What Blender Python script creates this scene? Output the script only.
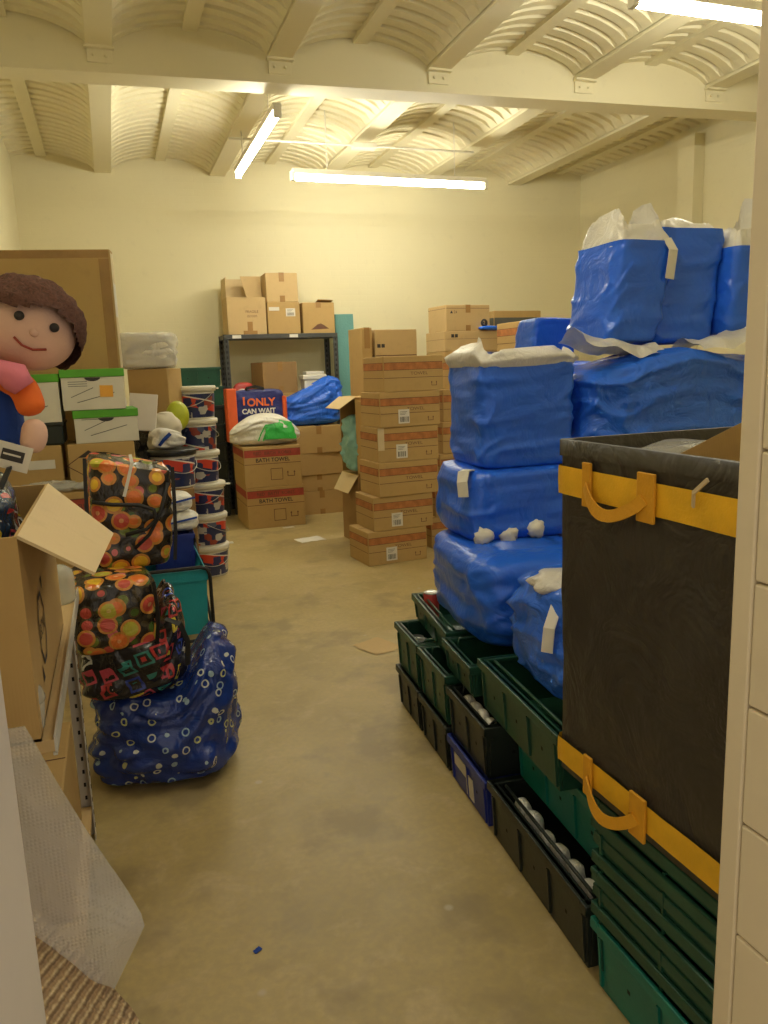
import bpy, bmesh, math, random
from mathutils import Vector, Matrix, noise, Euler
PI = math.pi
sc = bpy.context.scene
COL = sc.collection
for o in list(bpy.data.objects): bpy.data.objects.remove(o)

# ------------------------------------------------------------------ camera, world, exposure
def make_camera():
    y, p, r = math.radians(18.9), math.radians(10.4), math.radians(-2.0)
    fw = Vector((math.sin(y)*math.cos(p), math.cos(y)*math.cos(p), -math.sin(p)))
    r0 = Vector((math.cos(y), -math.sin(y), 0)); u0 = r0.cross(fw)
    rt = r0*math.cos(r) + u0*math.sin(r); up = -r0*math.sin(r) + u0*math.cos(r)
    cam = bpy.data.cameras.new('camera'); o = bpy.data.objects.new('camera', cam); COL.objects.link(o)
    M = Matrix((rt, up, -fw)).transposed().to_4x4(); M.translation = Vector((0, 0, 1.62))
    o.matrix_world = M
    cam.sensor_fit = 'VERTICAL'; cam.sensor_height = 24; cam.lens = 775/1024*24
    cam.clip_start = .02
    sc.camera = o
make_camera()
w = bpy.data.worlds.new('world'); sc.world = w; w.use_nodes = True
bg = w.node_tree.nodes['Background']; bg.inputs[0].default_value = (1, .90, .76, 1); bg.inputs[1].default_value = .75
sc.view_settings.view_transform = 'Standard'; sc.view_settings.look = 'None'
sc.view_settings.gamma = 1; sc.view_settings.use_curve_mapping = False
sc.view_settings.exposure = 0.10
TUBE = 80.0          # emission of the fluorescent tubes

# ------------------------------------------------------------------ materials
MATS = {}
class NT:
    def __init__(s, name):
        s.m = bpy.data.materials.new(name); s.m.use_nodes = True
        s.t = s.m.node_tree; s.b = s.t.nodes['Principled BSDF']; s.out = s.t.nodes['Material Output']
        s._c = None
    def n(s, typ, **k):
        q = s.t.nodes.new(typ)
        for a, v in k.items():
            if a.startswith('i_'):
                key = a[2:].replace('_', ' ')
                q.inputs[key].default_value = v
            else: setattr(q, a, v)
        return q
    def l(s, a, b): s.t.links.new(a, b)
    def coord(s):
        if not s._c: s._c = s.n('ShaderNodeTexCoord').outputs['Object']
        return s._c
    def mapped(s, scale=(1, 1, 1), loc=(0, 0, 0), rot=(0, 0, 0)):
        q = s.n('ShaderNodeMapping'); q.inputs['Scale'].default_value = scale
        q.inputs['Location'].default_value = loc; q.inputs['Rotation'].default_value = rot
        s.l(s.coord(), q.inputs[0]); return q.outputs[0]
    def noise(s, scale, detail=4, rough=.55, vec=None, dist=0):
        q = s.n('ShaderNodeTexNoise'); q.inputs['Scale'].default_value = scale
        q.inputs['Detail'].default_value = detail; q.inputs['Roughness'].default_value = rough
        q.inputs['Distortion'].default_value = dist
        s.l(vec or s.coord(), q.inputs['Vector']); return q.outputs['Fac']
    def ramp(s, fac, stops, const=False):
        q = s.n('ShaderNodeValToRGB'); r = q.color_ramp
        if const: r.interpolation = 'CONSTANT'
        while len(r.elements) > 1: r.elements.remove(r.elements[-1])
        r.elements[0].position = stops[0][0]; r.elements[0].color = (*stops[0][1], 1)
        for p, c in stops[1:]:
            e = r.elements.new(p); e.color = (*c, 1)
        s.l(fac, q.inputs[0]); return q.outputs[0]
    def mix(s, fac, a, b, typ='MIX'):
        q = s.n('ShaderNodeMix', data_type='RGBA', blend_type=typ)
        for i, v in ((0, fac), (6, a), (7, b)):
            if isinstance(v, (int, float)): q.inputs[i].default_value = v
            elif isinstance(v, tuple): q.inputs[i].default_value = (*v, 1)
            else: s.l(v, q.inputs[i])
        return q.outputs[2]
    def math(s, op, a, b=None, clamp=False):
        q = s.n('ShaderNodeMath', operation=op, use_clamp=clamp)
        for i, v in ((0, a), (1, b)):
            if v is None: continue
            if isinstance(v, (int, float)): q.inputs[i].default_value = v
            else: s.l(v, q.inputs[i])
        return q.outputs[0]
    def bump(s, h, strength=.3, dist=.01, prev=None):
        q = s.n('ShaderNodeBump'); q.inputs['Strength'].default_value = strength
        q.inputs['Distance'].default_value = dist
        s.l(h, q.inputs['Height'])
        if prev: s.l(prev, q.inputs['Normal'])
        return q.outputs[0]
    def fin(s, col=None, rough=.6, normal=None, metal=0, spec=None, **k):
        if col is not None:
            if isinstance(col, tuple): s.b.inputs['Base Color'].default_value = (*col, 1)
            else: s.l(col, s.b.inputs['Base Color'])
        if isinstance(rough, (int, float)): s.b.inputs['Roughness'].default_value = rough
        else: s.l(rough, s.b.inputs['Roughness'])
        s.b.inputs['Metallic'].default_value = metal
        if spec is not None: s.b.inputs['Specular IOR Level'].default_value = spec
        if normal: s.l(normal, s.b.inputs['Normal'])
        return s.m
def mat(name):
    if name not in MATS: MATS[name] = MAKE[name]()
    return MATS[name]
def simple(name, col, rough=.6, var=.12, nsc=8, bump=0, bsc=60, metal=0, **k):
    def f():
        t = NT(name)
        c = t.ramp(t.noise(nsc), [(.3, tuple(x*(1-var) for x in col)), (.7, tuple(min(1, x*(1+var)) for x in col))])
        nb = t.bump(t.noise(bsc, 3), bump, .004) if bump else None
        return t.fin(c, rough, nb, metal, **k)
    return f
def m_wall(name, base, axis, brick=True):
    def f():
        t = NT(name)
        sep = t.n('ShaderNodeSeparateXYZ'); t.l(t.coord(), sep.inputs[0])
        cb = t.n('ShaderNodeCombineXYZ'); t.l(sep.outputs[axis], cb.inputs[0]); t.l(sep.outputs[2], cb.inputs[1])
        n1 = t.noise(1.1, 5); n2 = t.noise(9, 5)
        c = t.mix(n1, tuple(x*.93 for x in base), tuple(min(1, x*1.05) for x in base))
        c = t.mix(t.ramp(n2, [(.60, (0, 0, 0)), (.80, (.35, .35, .35))]), c, tuple(x*.82 for x in base))
        nb = t.bump(t.noise(45, 4), .12, .004)
        if brick:
            bk = t.n('ShaderNodeTexBrick'); bk.inputs['Scale'].default_value = 1
            bk.inputs['Brick Width'].default_value = .225; bk.inputs['Row Height'].default_value = .075
            bk.inputs['Mortar Size'].default_value = .006; bk.inputs['Mortar Smooth'].default_value = .6
            t.l(cb.outputs[0], bk.inputs['Vector'])
            nb = t.bump(t.math('SUBTRACT', 1.0, bk.outputs['Fac']), .14, .004, nb)
        return t.fin(c, .55, nb)
    return f
def m_floor():
    t = NT('worn_concrete')
    n1 = t.noise(.9, 6, .6); n2 = t.noise(5, 6, .65, dist=.6); n3 = t.noise(40, 4)
    c = t.ramp(n1, [(.32, (.36, .27, .105)), (.52, (.48, .365, .15)), (.72, (.56, .44, .20))])
    c = t.mix(t.ramp(n2, [(.50, (0, 0, 0)), (.70, (.65, .65, .65))]), c, (.58, .45, .25))
    c = t.mix(t.ramp(t.noise(2.3, 5, .6, vec=t.mapped(loc=(5, 3, 1))), [(.54, (0, 0, 0)), (.64, (.65, .65, .65))]), c, (.28, .21, .105))
    c = t.mix(t.ramp(n3, [(.4, (.25, .25, .25)), (.65, (0, 0, 0))]), c, (.30, .235, .14))
    v = t.n('ShaderNodeTexVoronoi'); v.inputs['Scale'].default_value = 3.2; t.l(t.coord(), v.inputs['Vector'])
    c = t.mix(t.ramp(v.outputs['Distance'], [(.03, (.6, .6, .6)), (.06, (0, 0, 0))]), c, (.55, .48, .36))
    nb = t.bump(n3, .12, .003, t.bump(n2, .15, .006))
    return t.fin(c, t.math('ADD', t.math('MULTIPLY', n2, .3), .32), nb)
def m_card(name, a, b):
    def f():
        t = NT(name)
        c = t.mix(t.noise(3, 4), a, b)
        c = t.mix(t.ramp(t.noise(14, 5), [(.55, (0, 0, 0)), (.8, (.4, .4, .4))]), c, tuple(x*.8 for x in a))
        wv = t.n('ShaderNodeTexWave'); wv.inputs['Scale'].default_value = 45; wv.inputs['Distortion'].default_value = .3
        t.l(t.coord(), wv.inputs['Vector'])
        nb = t.bump(wv.outputs['Fac'], .04, .002, t.bump(t.noise(6, 4), .25, .01))
        return t.fin(c, .72, nb)
    return f
def m_poly(name, a, b, rough=.28, bs=.55, sc_=7):
    def f():
        t = NT(name)
        c = t.mix(t.noise(2.5, 3), a, b)
        n1 = t.noise(sc_, 4, .55, dist=.8)
        rid = t.math('ABSOLUTE', t.math('SUBTRACT', n1, .5))
        n2 = t.noise(26, 3, .5)
        nb = t.bump(n2, .28, .005, t.bump(rid, bs, .035))
        return t.fin(c, rough, nb)
    return f
def m_clear(name, tint, alpha, rough=.25, bsc=30, bstr=.5):
    def f():
        t = NT(name)
        n1 = t.noise(bsc, 4, dist=.6)
        nb = t.bump(t.math('ABSOLUTE', t.math('SUBTRACT', n1, .5)), bstr, .02)
        tr = t.n('ShaderNodeBsdfTransparent'); mx = t.n('ShaderNodeMixShader')
        t.fin(tint, rough, nb)
        mx.inputs[0].default_value = alpha
        t.l(tr.outputs[0], mx.inputs[1]); t.l(t.b.outputs[0], mx.inputs[2]); t.l(mx.outputs[0], t.out.inputs[0])
        return t.m
    return f
def m_bubble():
    t = NT('bubble_wrap')
    v = t.n('ShaderNodeTexVoronoi'); v.inputs['Scale'].default_value = 140; v.inputs['Randomness'].default_value = .15
    t.l(t.coord(), v.inputs['Vector'])
    h = t.ramp(v.outputs['Distance'], [(0, (1, 1, 1)), (.5, (0, 0, 0))])
    t.fin((.80, .78, .74), .3, t.bump(h, .8, .004))
    tr = t.n('ShaderNodeBsdfTransparent'); mx = t.n('ShaderNodeMixShader'); mx.inputs[0].default_value = .34
    t.l(tr.outputs[0], mx.inputs[1]); t.l(t.b.outputs[0], mx.inputs[2]); t.l(mx.outputs[0], t.out.inputs[0])
    return t.m
def m_fruit():
    t = NT('fruit_print')
    base = (.022, .017, .012)
    def layer(col_in, scale, loc, rad, stops, rim, spokes=True):
        vec = t.mapped(scale=(scale,)*3, loc=loc)
        v = t.n('ShaderNodeTexVoronoi'); v.inputs['Scale'].default_value = 1; v.inputs['Randomness'].default_value = .75
        t.l(vec, v.inputs['Vector'])
        d = v.outputs['Distance']
        sep = t.n('ShaderNodeSeparateColor'); t.l(v.outputs['Color'], sep.inputs[0])
        col = t.ramp(sep.outputs[0], stops, True)
        inner = t.math('LESS_THAN', d, rad*.78)
        ringc = t.mix(inner, rim, col)
        if spokes:
            core = t.math('LESS_THAN', d, rad*.25)
            ringc = t.mix(core, ringc, t.mix(.5, col, (.9, .6, .25)))
        return t.mix(t.math('LESS_THAN', d, rad), col_in, ringc)
    c = layer(base, 17, (3, 1, 7), .46, [(0, (.07, .13, .02)), (.30, (.58, .09, .06)), (.6, (.16, .20, .03)), (.8, (.66, .16, .15))], (.07, .05, .02), False)
    c = layer(c, 12.5, (0, 0, 0), .48, [(0, (.78, .20, .04)), (.32, (.80, .50, .04)), (.55, (.60, .09, .06)), (.82, (.52, .48, .05))], (.62, .26, .05))
    n1 = t.noise(9, 4, dist=.8)
    nb = t.bump(t.math('ABSOLUTE', t.math('SUBTRACT', n1, .5)), .6, .03)
    return t.fin(c, .25, nb)
def m_squares(name='square_print', base=(.02, .018, .02), sc_=13):
    def f():
        t = NT(name)
        vec = t.mapped(scale=(sc_,)*3, rot=(.3, .2, .5))
        v = t.n('ShaderNodeTexVoronoi'); v.distance = 'CHEBYCHEV'; v.inputs['Scale'].default_value = 1; v.inputs['Randomness'].default_value = .45
        t.l(vec, v.inputs['Vector'])
        sep = t.n('ShaderNodeSeparateColor'); t.l(v.outputs['Color'], sep.inputs[0])
        pal = [(0, (.50, .05, .05)), (.18, (.75, .60, .05)), (.34, (.65, .62, .55)), (.5, (.03, .06, .35)), (.66, (.04, .25, .22)), (.8, (.55, .08, .12)), (.92, (.7, .68, .62))]
        c1 = t.ramp(sep.outputs[0], pal, True); c2 = t.ramp(sep.outputs[1], pal, True)
        d = v.outputs['Distance']
        c = t.mix(t.math('LESS_THAN', d, .36), base, c1)
        c = t.mix(t.math('LESS_THAN', d, .25), c, base)
        c = t.mix(t.math('LESS_THAN', d, .12), c, c2)
        nb = t.bump(t.math('ABSOLUTE', t.math('SUBTRACT', t.noise(9, 4, dist=.8), .5)), .7, .03)
        return t.fin(c, .2, nb)
    return f
def m_rings():
    t = NT('ring_print')
    v = t.n('ShaderNodeTexVoronoi'); v.inputs['Scale'].default_value = 18; v.inputs['Randomness'].default_value = .8
    t.l(t.coord(), v.inputs['Vector']); d = v.outputs['Distance']
    ring = t.math('MULTIPLY', t.math('LESS_THAN', d, .30), t.math('GREATER_THAN', d, .20))
    sep = t.n('ShaderNodeSeparateColor'); t.l(v.outputs['Color'], sep.inputs[0])
    rc = t.ramp(sep.outputs[1], [(0, (.62, .65, .6)), (.4, (.35, .5, .6)), (.75, (.55, .6, .3))], True)
    c = t.mix(ring, t.mix(t.noise(3), (.010, .028, .16), (.02, .06, .33)), rc)
    nb = t.bump(t.math('ABSOLUTE', t.math('SUBTRACT', t.noise(8, 4, dist=.8), .5)), .7, .035)
    return t.fin(c, .2, nb)
def m_knit():
    t = NT('beige_knit')
    wv = t.n('ShaderNodeTexWave', bands_direction='Z'); wv.inputs['Scale'].default_value = 17; wv.inputs['Distortion'].default_value = .5
    wv.inputs['Detail Scale'].default_value = 3; t.l(t.mapped(rot=(.5, .6, .1)), wv.inputs['Vector'])
    v = t.n('ShaderNodeTexVoronoi'); v.inputs['Scale'].default_value = 70; t.l(t.mapped(scale=(1, 1, .5), rot=(.5, .6, .1)), v.inputs['Vector'])
    h = t.math('ADD', wv.outputs['Fac'], t.math('MULTIPLY', v.outputs['Distance'], -.9))
    c = t.ramp(h, [(-.1, (.36, .23, .12)), (.45, (.55, .40, .22)), (1, (.66, .51, .31))])
    return t.fin(c, .9, t.bump(h, .8, .012))
def m_label_collage():
    # printed picture label round a plastic tub: blocks of red, navy, white and grey
    t = NT('tub_label')
    sep = t.n('ShaderNodeSeparateXYZ'); t.l(t.coord(), sep.inputs[0])
    ang = t.math('ARCTAN2', sep.outputs[1], sep.outputs[0])
    cb = t.n('ShaderNodeCombineXYZ'); t.l(t.math('MULTIPLY', ang, 1.6), cb.inputs[0]); t.l(t.math('MULTIPLY', sep.outputs[2], 11), cb.inputs[1])
    v = t.n('ShaderNodeTexVoronoi'); v.distance = 'CHEBYCHEV'; v.inputs['Scale'].default_value = 1.5; v.inputs['Randomness'].default_value = .8
    t.l(cb.outputs[0], v.inputs['Vector'])
    s2 = t.n('ShaderNodeSeparateColor'); t.l(v.outputs['Color'], s2.inputs[0])
    c = t.ramp(s2.outputs[0], [(0, (.02, .03, .10)), (.42, (.10, .12, .20)), (.55, (.45, .43, .40)), (.68, (.025, .03, .12)), (.85, (.30, .05, .03))], True)
    # slanted red swoosh
    sl = t.math('ADD', sep.outputs[2], t.math('MULTIPLY', ang, .035))
    band = t.math('MULTIPLY', t.math('GREATER_THAN', sl, .055), t.math('LESS_THAN', sl, .125))
    band = t.math('MULTIPLY', band, t.math('GREATER_THAN', s2.outputs[1], .30))
    c = t.mix(band, c, (.62, .055, .025))
    line = t.math('MULTIPLY', t.math('GREATER_THAN', sl, .125), t.math('LESS_THAN', sl, .135))
    c = t.mix(line, c, (.7, .66, .6))
    return t.fin(c, .3)
def m_foam():
    t = NT('teal_foam')
    v = t.n('ShaderNodeTexVoronoi'); v.inputs['Scale'].default_value = 60; t.l(t.coord(), v.inputs['Vector'])
    c = t.mix(t.noise(3), (.10, .27, .26), (.15, .36, .34))
    return t.fin(c, .7, t.bump(v.outputs['Distance'], .4, .004))
def m_hair():
    t = NT('brown_wool')
    n1 = t.noise(60, 5, .7, dist=1.5)
    return t.fin(t.ramp(n1, [(.3, (.07, .028, .018)), (.7, (.20, .085, .055))]), .95, t.bump(n1, .9, .012))
def m_light():
    t = NT('fluorescent_glow')
    e = t.n('ShaderNodeEmission'); e.inputs[0].default_value = (1, .97, .80, 1); e.inputs[1].default_value = TUBE
    t.l(e.outputs[0], t.out.inputs[0]); return t.m
CREAM = (.78, .71, .47)
MAKE = dict(
    wall_x=m_wall('painted_brick_back', CREAM, 0), wall_y=m_wall('painted_brick_side', CREAM, 1),
    paint=m_wall('cream_ceiling_paint', (.82, .745, .51), 0, False),
    block=m_wall('painted_block', (.72, .61, .40), 0, False),
    gloss=simple('white_gloss_paint', (.62, .56, .50), .4, .05, 3, .1, 20),
    floor=m_floor,
    card=m_card('brown_cardboard', (.44, .28, .100), (.51, .335, .125)),
    card2=m_card('pale_cardboard', (.52, .36, .165), (.60, .42, .20)),
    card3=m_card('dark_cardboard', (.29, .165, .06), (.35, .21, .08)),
    cardin=m_card('cardboard_liner', (.60, .45, .24), (.66, .50, .27)),
    orange_ink=simple('orange_ink', (.42, .155, .045), .75, .25, 20),
    red_ink=simple('red_ink', (.37, .055, .035), .7, .2, 20),
    dark_ink=simple('dark_ink', (.13, .055, .03), .75, .2, 30),
    black_ink=simple('black_ink', (.03, .025, .025), .6, .1),
    grey_ink=simple('grey_ink', (.10, .10, .09), .7, .1),
    orange_print=simple('orange_print', (.85, .17, .03), .45, .08),
    white_print=simple('white_print', (.75, .72, .68), .45, .05),
    tape=simple('brown_tape', (.36, .20, .07), .25, .15, 6),
    tape_pale=simple('pale_tape', (.62, .50, .30), .3, .1, 6),
    paper=simple('white_paper', (.72, .68, .60), .7, .06, 5, .1, 30),
    note=simple('orange_note', (.85, .42, .06), .7, .05),
    white_card=simple('white_card', (.68, .64, .54), .6, .06, 5),
    lid_green=simple('green_card', (.09, .36, .02), .55, .1, 5),
    blue=m_poly('blue_poly', (.014, .110, .70), (.026, .160, .85), .30, .45, 6),
    blue2=m_poly('blue_film', (.016, .125, .74), (.034, .18, .88), .24, .8, 8),
    liner=m_clear('white_liner', (.80, .76, .68), .86, .28, 16, .8),
    clear=m_clear('clear_film', (.88, .86, .80), .35, .15, 20, .8),
    clear_bottle=m_clear('clear_plastic', (.74, .77, .70), .42, .12, 6, .2),
    bubble=m_bubble,
    tarp=m_poly('black_tarpaulin', (.030, .025, .019), (.050, .042, .031), .42, .7, 5),
    tarp_in=simple('grey_lining', (.16, .145, .115), .5, .2, 6, .3, 15),
    yellow=simple('yellow_webbing', (.80, .44, .015), .6, .14, 9, .3, 160),
    yellow2=simple('yellow_handle', (.66, .31, .012), .6, .14, 9, .3, 160),
    crate=simple('green_plastic', (.014, .070, .040), .38, .2, 5, .15, 40),
    crate_dark=simple('black_plastic', (.016, .022, .017), .4, .2, 5, .15, 40),
    crate_teal=simple('teal_green_plastic', (.006, .16, .115), .38, .15, 5, .15, 40),
    crate_blue=simple('blue_plastic', (.018, .035, .26), .4, .15, 5, .15, 40),
    steel=simple('dark_grey_steel', (.070, .072, .070), .45, .15, 5, 0, 1, .3),
    steel_light=simple('pale_steel', (.55, .52, .46), .5, .1, 5, 0, 1, .0),
    hole=simple('black_hole', (.008, .008, .008), .8, .05),
    black_cloth=simple('black_strap', (.012, .011, .011), .6, .1),
    bin_bag=m_poly('black_bin_bag', (.010, .010, .012), (.02, .02, .024), .22, .9, 9),
    teal=simple('teal_fabric', (.010, .29, .36), .6, .12, 6, .3, 90),
    fruit=m_fruit, squares=m_squares(), cartoon=m_squares('cartoon_print', (.02, .04, .08), 18), rings=m_rings, knit=m_knit,
    tub_label=m_label_collage, tub=simple('white_plastic', (.78, .74, .64), .35, .04, 5),
    tub_dark=simple('black_lid_plastic', (.015, .016, .018), .3, .1),
    wire=simple('galvanised_wire', (.5, .5, .48), .3, .1, 5, 0, 1, .8),
    foam=m_foam, hair=m_hair,
    skin=simple('pale_plush', (.72, .46, .36), .9, .05, 6, .3, 120),
    plush_blue=simple('blue_plush', (.015, .06, .34), .9, .08, 6, .3, 120),
    plush_orange=simple('orange_plush', (.86, .17, .025), .9, .06, 6, .3, 120),
    plush_pink=simple('pink_plush', (.78, .22, .30), .8, .08, 6, .3, 120),
    plush_yellow=simple('yellow_plush', (.75, .50, .04), .9, .08, 6, .3, 120),
    cloth=simple('cream_cloth', (.66, .60, .48), .85, .08, 5, .3, 40),
    white_bag=m_poly('white_carrier', (.76, .73, .66), (.82, .79, .72), .35, .7, 9),
    green_bag=m_poly('green_carrier', (.02, .36, .045), (.03, .46, .06), .3, .6, 9),
    teal_bag=m_poly('pale_teal_carrier', (.22, .50, .50), (.34, .62, .60), .35, .7, 9),
    navy_bag=m_poly('navy_shopper', (.022, .028, .16), (.03, .04, .22), .35, .5, 8),
    orange_bag=simple('orange_gusset', (.75, .12, .03), .4, .08),
    lime=simple('lime_plastic', (.46, .52, .03), .4, .1),
    red_pack=simple('red_pack', (.55, .06, .05), .4, .1),
    glow=m_light, fitting=simple('white_enamel', (.75, .70, .58), .4, .04),
    rubber=simple('black_rubber', (.012, .012, .012), .7, .1),
)

# ------------------------------------------------------------------ mesh helpers
class MB:
    def __init__(s): s.v = []; s.f = []; s.mi = []; s.sm = []; s.names = []
    def slot(s, m):
        if m not in s.names: s.names.append(m)
        return s.names.index(m)
    def add(s, vs, fs, m, M=None, smooth=False):
        b = len(s.v); k = s.slot(m)
        for p in vs:
            p = Vector(p); s.v.append(M @ p if M else p)
        for f in fs:
            s.f.append([b+i for i in f]); s.mi.append(k); s.sm.append(smooth)
    def box(s, x0, x1, y0, y1, z0, z1, m, M=None, bev=0):
        bm = bmesh.new(); bmesh.ops.create_cube(bm, size=1)
        for q in bm.verts: q.co = Vector(((x0+x1)/2+q.co.x*(x1-x0), (y0+y1)/2+q.co.y*(y1-y0), (z0+z1)/2+q.co.z*(z1-z0)))
        if bev: bmesh.ops.bevel(bm, geom=bm.edges[:], offset=bev, segments=2, affect='EDGES', profile=.5)
        s.bm(bm, m, M)
    def bm(s, bm, m, M=None, smooth=False):
        bm.verts.index_update()
        s.add([q.co.copy() for q in bm.verts], [[q.index for q in f.verts] for f in bm.faces], m, M, smooth); bm.free()
    def quad(s, pts, m, M=None): s.add(pts, [list(range(len(pts)))], m, M)
    def loft(s, rings, m, capb=False, capt=False, closed=True, M=None, smooth=True):
        n = len(rings[0]); vs = [p for r in rings for p in r]; fs = []
        for j in range(len(rings)-1):
            for i in range(n if closed else n-1):
                a, b = j*n+i, j*n+(i+1) % n
                fs.append([a, b, b+n, a+n])
        if capb: fs.append(list(range(n))[::-1])
        if capt: fs.append([(len(rings)-1)*n+i for i in range(n)])
        s.add(vs, fs, m, M, smooth)
    def cyl(s, p0, p1, r, m, r2=None, n=16, cap=True, M=None):
        p0, p1 = Vector(p0), Vector(p1); d = (p1-p0).normalized(); r2 = r if r2 is None else r2
        a = d.orthogonal().normalized(); b = d.cross(a)
        R = lambda c, q: [c+(a*math.cos(2*PI*i/n)+b*math.sin(2*PI*i/n))*q for i in range(n)]
        s.loft([R(p0, r), R(p1, r2)], m, cap, cap, M=M)
    def tube(s, pts, r, m, n=8, M=None, flat=None):
        pts = [Vector(p) for p in pts]; rings = []; a = None
        for i, p in enumerate(pts):
            d = (pts[min(i+1, len(pts)-1)]-pts[max(i-1, 0)]).normalized()
            if a is None: a = d.orthogonal().normalized()
            a = (a-d*a.dot(d)).normalized(); b = d.cross(a)
            rr = r[i] if isinstance(r, (list, tuple)) else r
            rings.append([p+(a*math.cos(2*PI*k/n)+b*math.sin(2*PI*k/n))*rr for k in range(n)])
        s.loft(rings, m, True, True, M=M)
    def strap(s, pts, wdir, w, th, m, M=None):
        """flat webbing: rectangular section swept along pts, width along wdir"""
        pts = [Vector(p) for p in pts]; rings = []
        for i, p in enumerate(pts):
            d = (pts[min(i+1, len(pts)-1)]-pts[max(i-1, 0)]).normalized()
            wd = Vector(wdir[i] if isinstance(wdir, list) else wdir); wd = (wd-d*wd.dot(d)).normalized(); nn = d.cross(wd)
            rings.append([p+wd*w/2+nn*th/2, p-wd*w/2+nn*th/2, p-wd*w/2-nn*th/2, p+wd*w/2-nn*th/2])
        s.loft(rings, m, True, True, M=M, smooth=False)
    def ball(s, c, rx, ry, rz, m, n=20, M=None, rot=None, nz=0, fr=8, seed=0):
        bm = bmesh.new(); bmesh.ops.create_uvsphere(bm, u_segments=n, v_segments=n*2//3, radius=1)
        R = Euler(rot).to_matrix() if rot else None
        for q in bm.verts:
            p = q.co.copy()
            k = 1+(nz*noise.noise(p*fr+Vector((seed, seed*2, 0))) if nz else 0)
            p = Vector((p.x*rx, p.y*ry, p.z*rz))*k
            q.co = (R @ p if R else p)+Vector(c)
        s.bm(bm, m, M, True)
    def text(s, body, size, m, M, align='CENTER', sx=1.0, bold=0):
        cu = bpy.data.curves.new('t', 'FONT'); cu.body = body; cu.size = size; cu.align_x = align; cu.align_y = 'CENTER'; cu.offset = bold
        o = bpy.data.objects.new('t', cu); COL.objects.link(o)
        dg = bpy.context.evaluated_depsgraph_get(); me = bpy.data.meshes.new_from_object(o.evaluated_get(dg))
        s.add([Vector((q.co.x*sx, q.co.y, q.co.z)) for q in me.vertices], [list(p.vertices) for p in me.polygons], m, M)
        bpy.data.objects.remove(o); bpy.data.curves.remove(cu); bpy.data.meshes.remove(me)
    def build(s, name, parent=None, loc=None):
        me = bpy.data.meshes.new(name); me.from_pydata([tuple(v) for v in s.v], [], s.f)
        for m in s.names: me.materials.append(mat(m))
        me.polygons.foreach_set('material_index', s.mi); me.polygons.foreach_set('use_smooth', s.sm); me.update()
        bm = bmesh.new(); bm.from_mesh(me); bmesh.ops.recalc_face_normals(bm, faces=bm.faces[:]); bm.to_mesh(me); bm.free()
        o = bpy.data.objects.new(name, me); COL.objects.link(o)
        if parent: o.parent = parent
        if loc: o.location = loc
        return o
def FR(x, y, z):   # text frame: upright on a face that looks towards -Y
    return Matrix.Translation((x, y, z)) @ Matrix.Rotation(PI/2, 4, 'X')
def FL(x, y, z):   # upright on a face that looks towards -X
    return Matrix.Translation((x, y, z)) @ Matrix.Rotation(-PI/2, 4, 'Z') @ Matrix.Rotation(PI/2, 4, 'X')
def FRt(x, y, z):  # upright on a face that looks towards +X
    return Matrix.Translation((x, y, z)) @ Matrix.Rotation(PI/2, 4, 'Z') @ Matrix.Rotation(PI/2, 4, 'X')
def thing(name, label, cat, loc=(0, 0, 0), rz=0, group=None):
    o = bpy.data.objects.new(name, None); COL.objects.link(o); o.empty_display_size = .1
    o.location = loc; o.rotation_euler = (0, 0, math.radians(rz)); o['label'] = label; o['category'] = cat
    if group: o['group'] = group
    return o
def tag(o, label, cat, group=None, kind=None):
    o['label'] = label; o['category'] = cat
    if group: o['group'] = group
    if kind: o['kind'] = kind
    return o
def struct(o): o['kind'] = 'structure'; return o
def nz(p, f, seed): return noise.noise(Vector(p)*f+Vector((seed*3.1, seed*1.7, seed*.9)))
def sup(a, w, d, ex):
    c, s_ = math.cos(a), math.sin(a)
    return (math.copysign(abs(c)**(2/ex), c)*w/2, math.copysign(abs(s_)**(2/ex), s_)*d/2)
def sm01(x): x = max(0, min(1, x)); return x*x*(3-2*x)
def sack(mb, w, d, h, m, seed=0, k=6, ex=4, wr=.03, foot=1, footf=.3, lean=(0, 0), top=1, open_top=False, N=96, R=50, hump=None, fr=4.5, cap=True, crease=0.0):
    rings = []
    for j in range(R+1):
        u = j/R; t = .5-.5*math.cos(PI*u) if not open_top else 1-math.cos(PI/2*u)
        q = abs(2*t-1) if (t < .5 or not open_top) else 0
        p = max(.02, (1-q**k))**(1/k)
        sc_ = (foot+(1-foot)*sm01(t/footf)) * (1+(top-1)*sm01((t-.5)/.5))
        ring = []
        for i in range(N):
            a = 2*PI*i/N
            x, y = sup(a, w*p*sc_, d*p*sc_, ex); z = t*h
            P = Vector((x, y, z))
            amp = wr*(nz((x*1.2, y*1.2, z*1.6), fr, seed)+.55*(abs(nz((x, y, z*1.8), fr*2.1, seed+5))*2-.5)+.25*nz(P, fr*5, seed+9))
            if crease:
                q1 = nz((x*1.5+y*1.5+.35*z, y*.8, z*2.6), 3.0, seed+31); q2 = nz((x*2.5-y*1.2-.8*z, x*.8, z*2.0), 3.4, seed+41)
                amp += crease*(max(0, 1-abs(q1)*5)-.35)+crease*.8*(max(0, 1-abs(q2)*5)-.35)
            amp *= min(1, t*8+.15)
            n = Vector((x/(w/2)**2, y/(d/2)**2, 0)); n = n.normalized() if n.length > 1e-6 else Vector((0, 0, 0))
            P += n*amp*(.4+.6*p)
            P.x += lean[0]*t*h; P.y += lean[1]*t*h
            P.z += wr*.8*nz((x, y, z), fr, seed+20)*sm01((t-.3)*2)
            if hump: P = hump(P)
            P.z = max(P.z, 0)
            ring.append(P)
        rings.append(ring)
    mb.loft(rings, m, True, cap and not open_top)
    return rings[-1]
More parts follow.
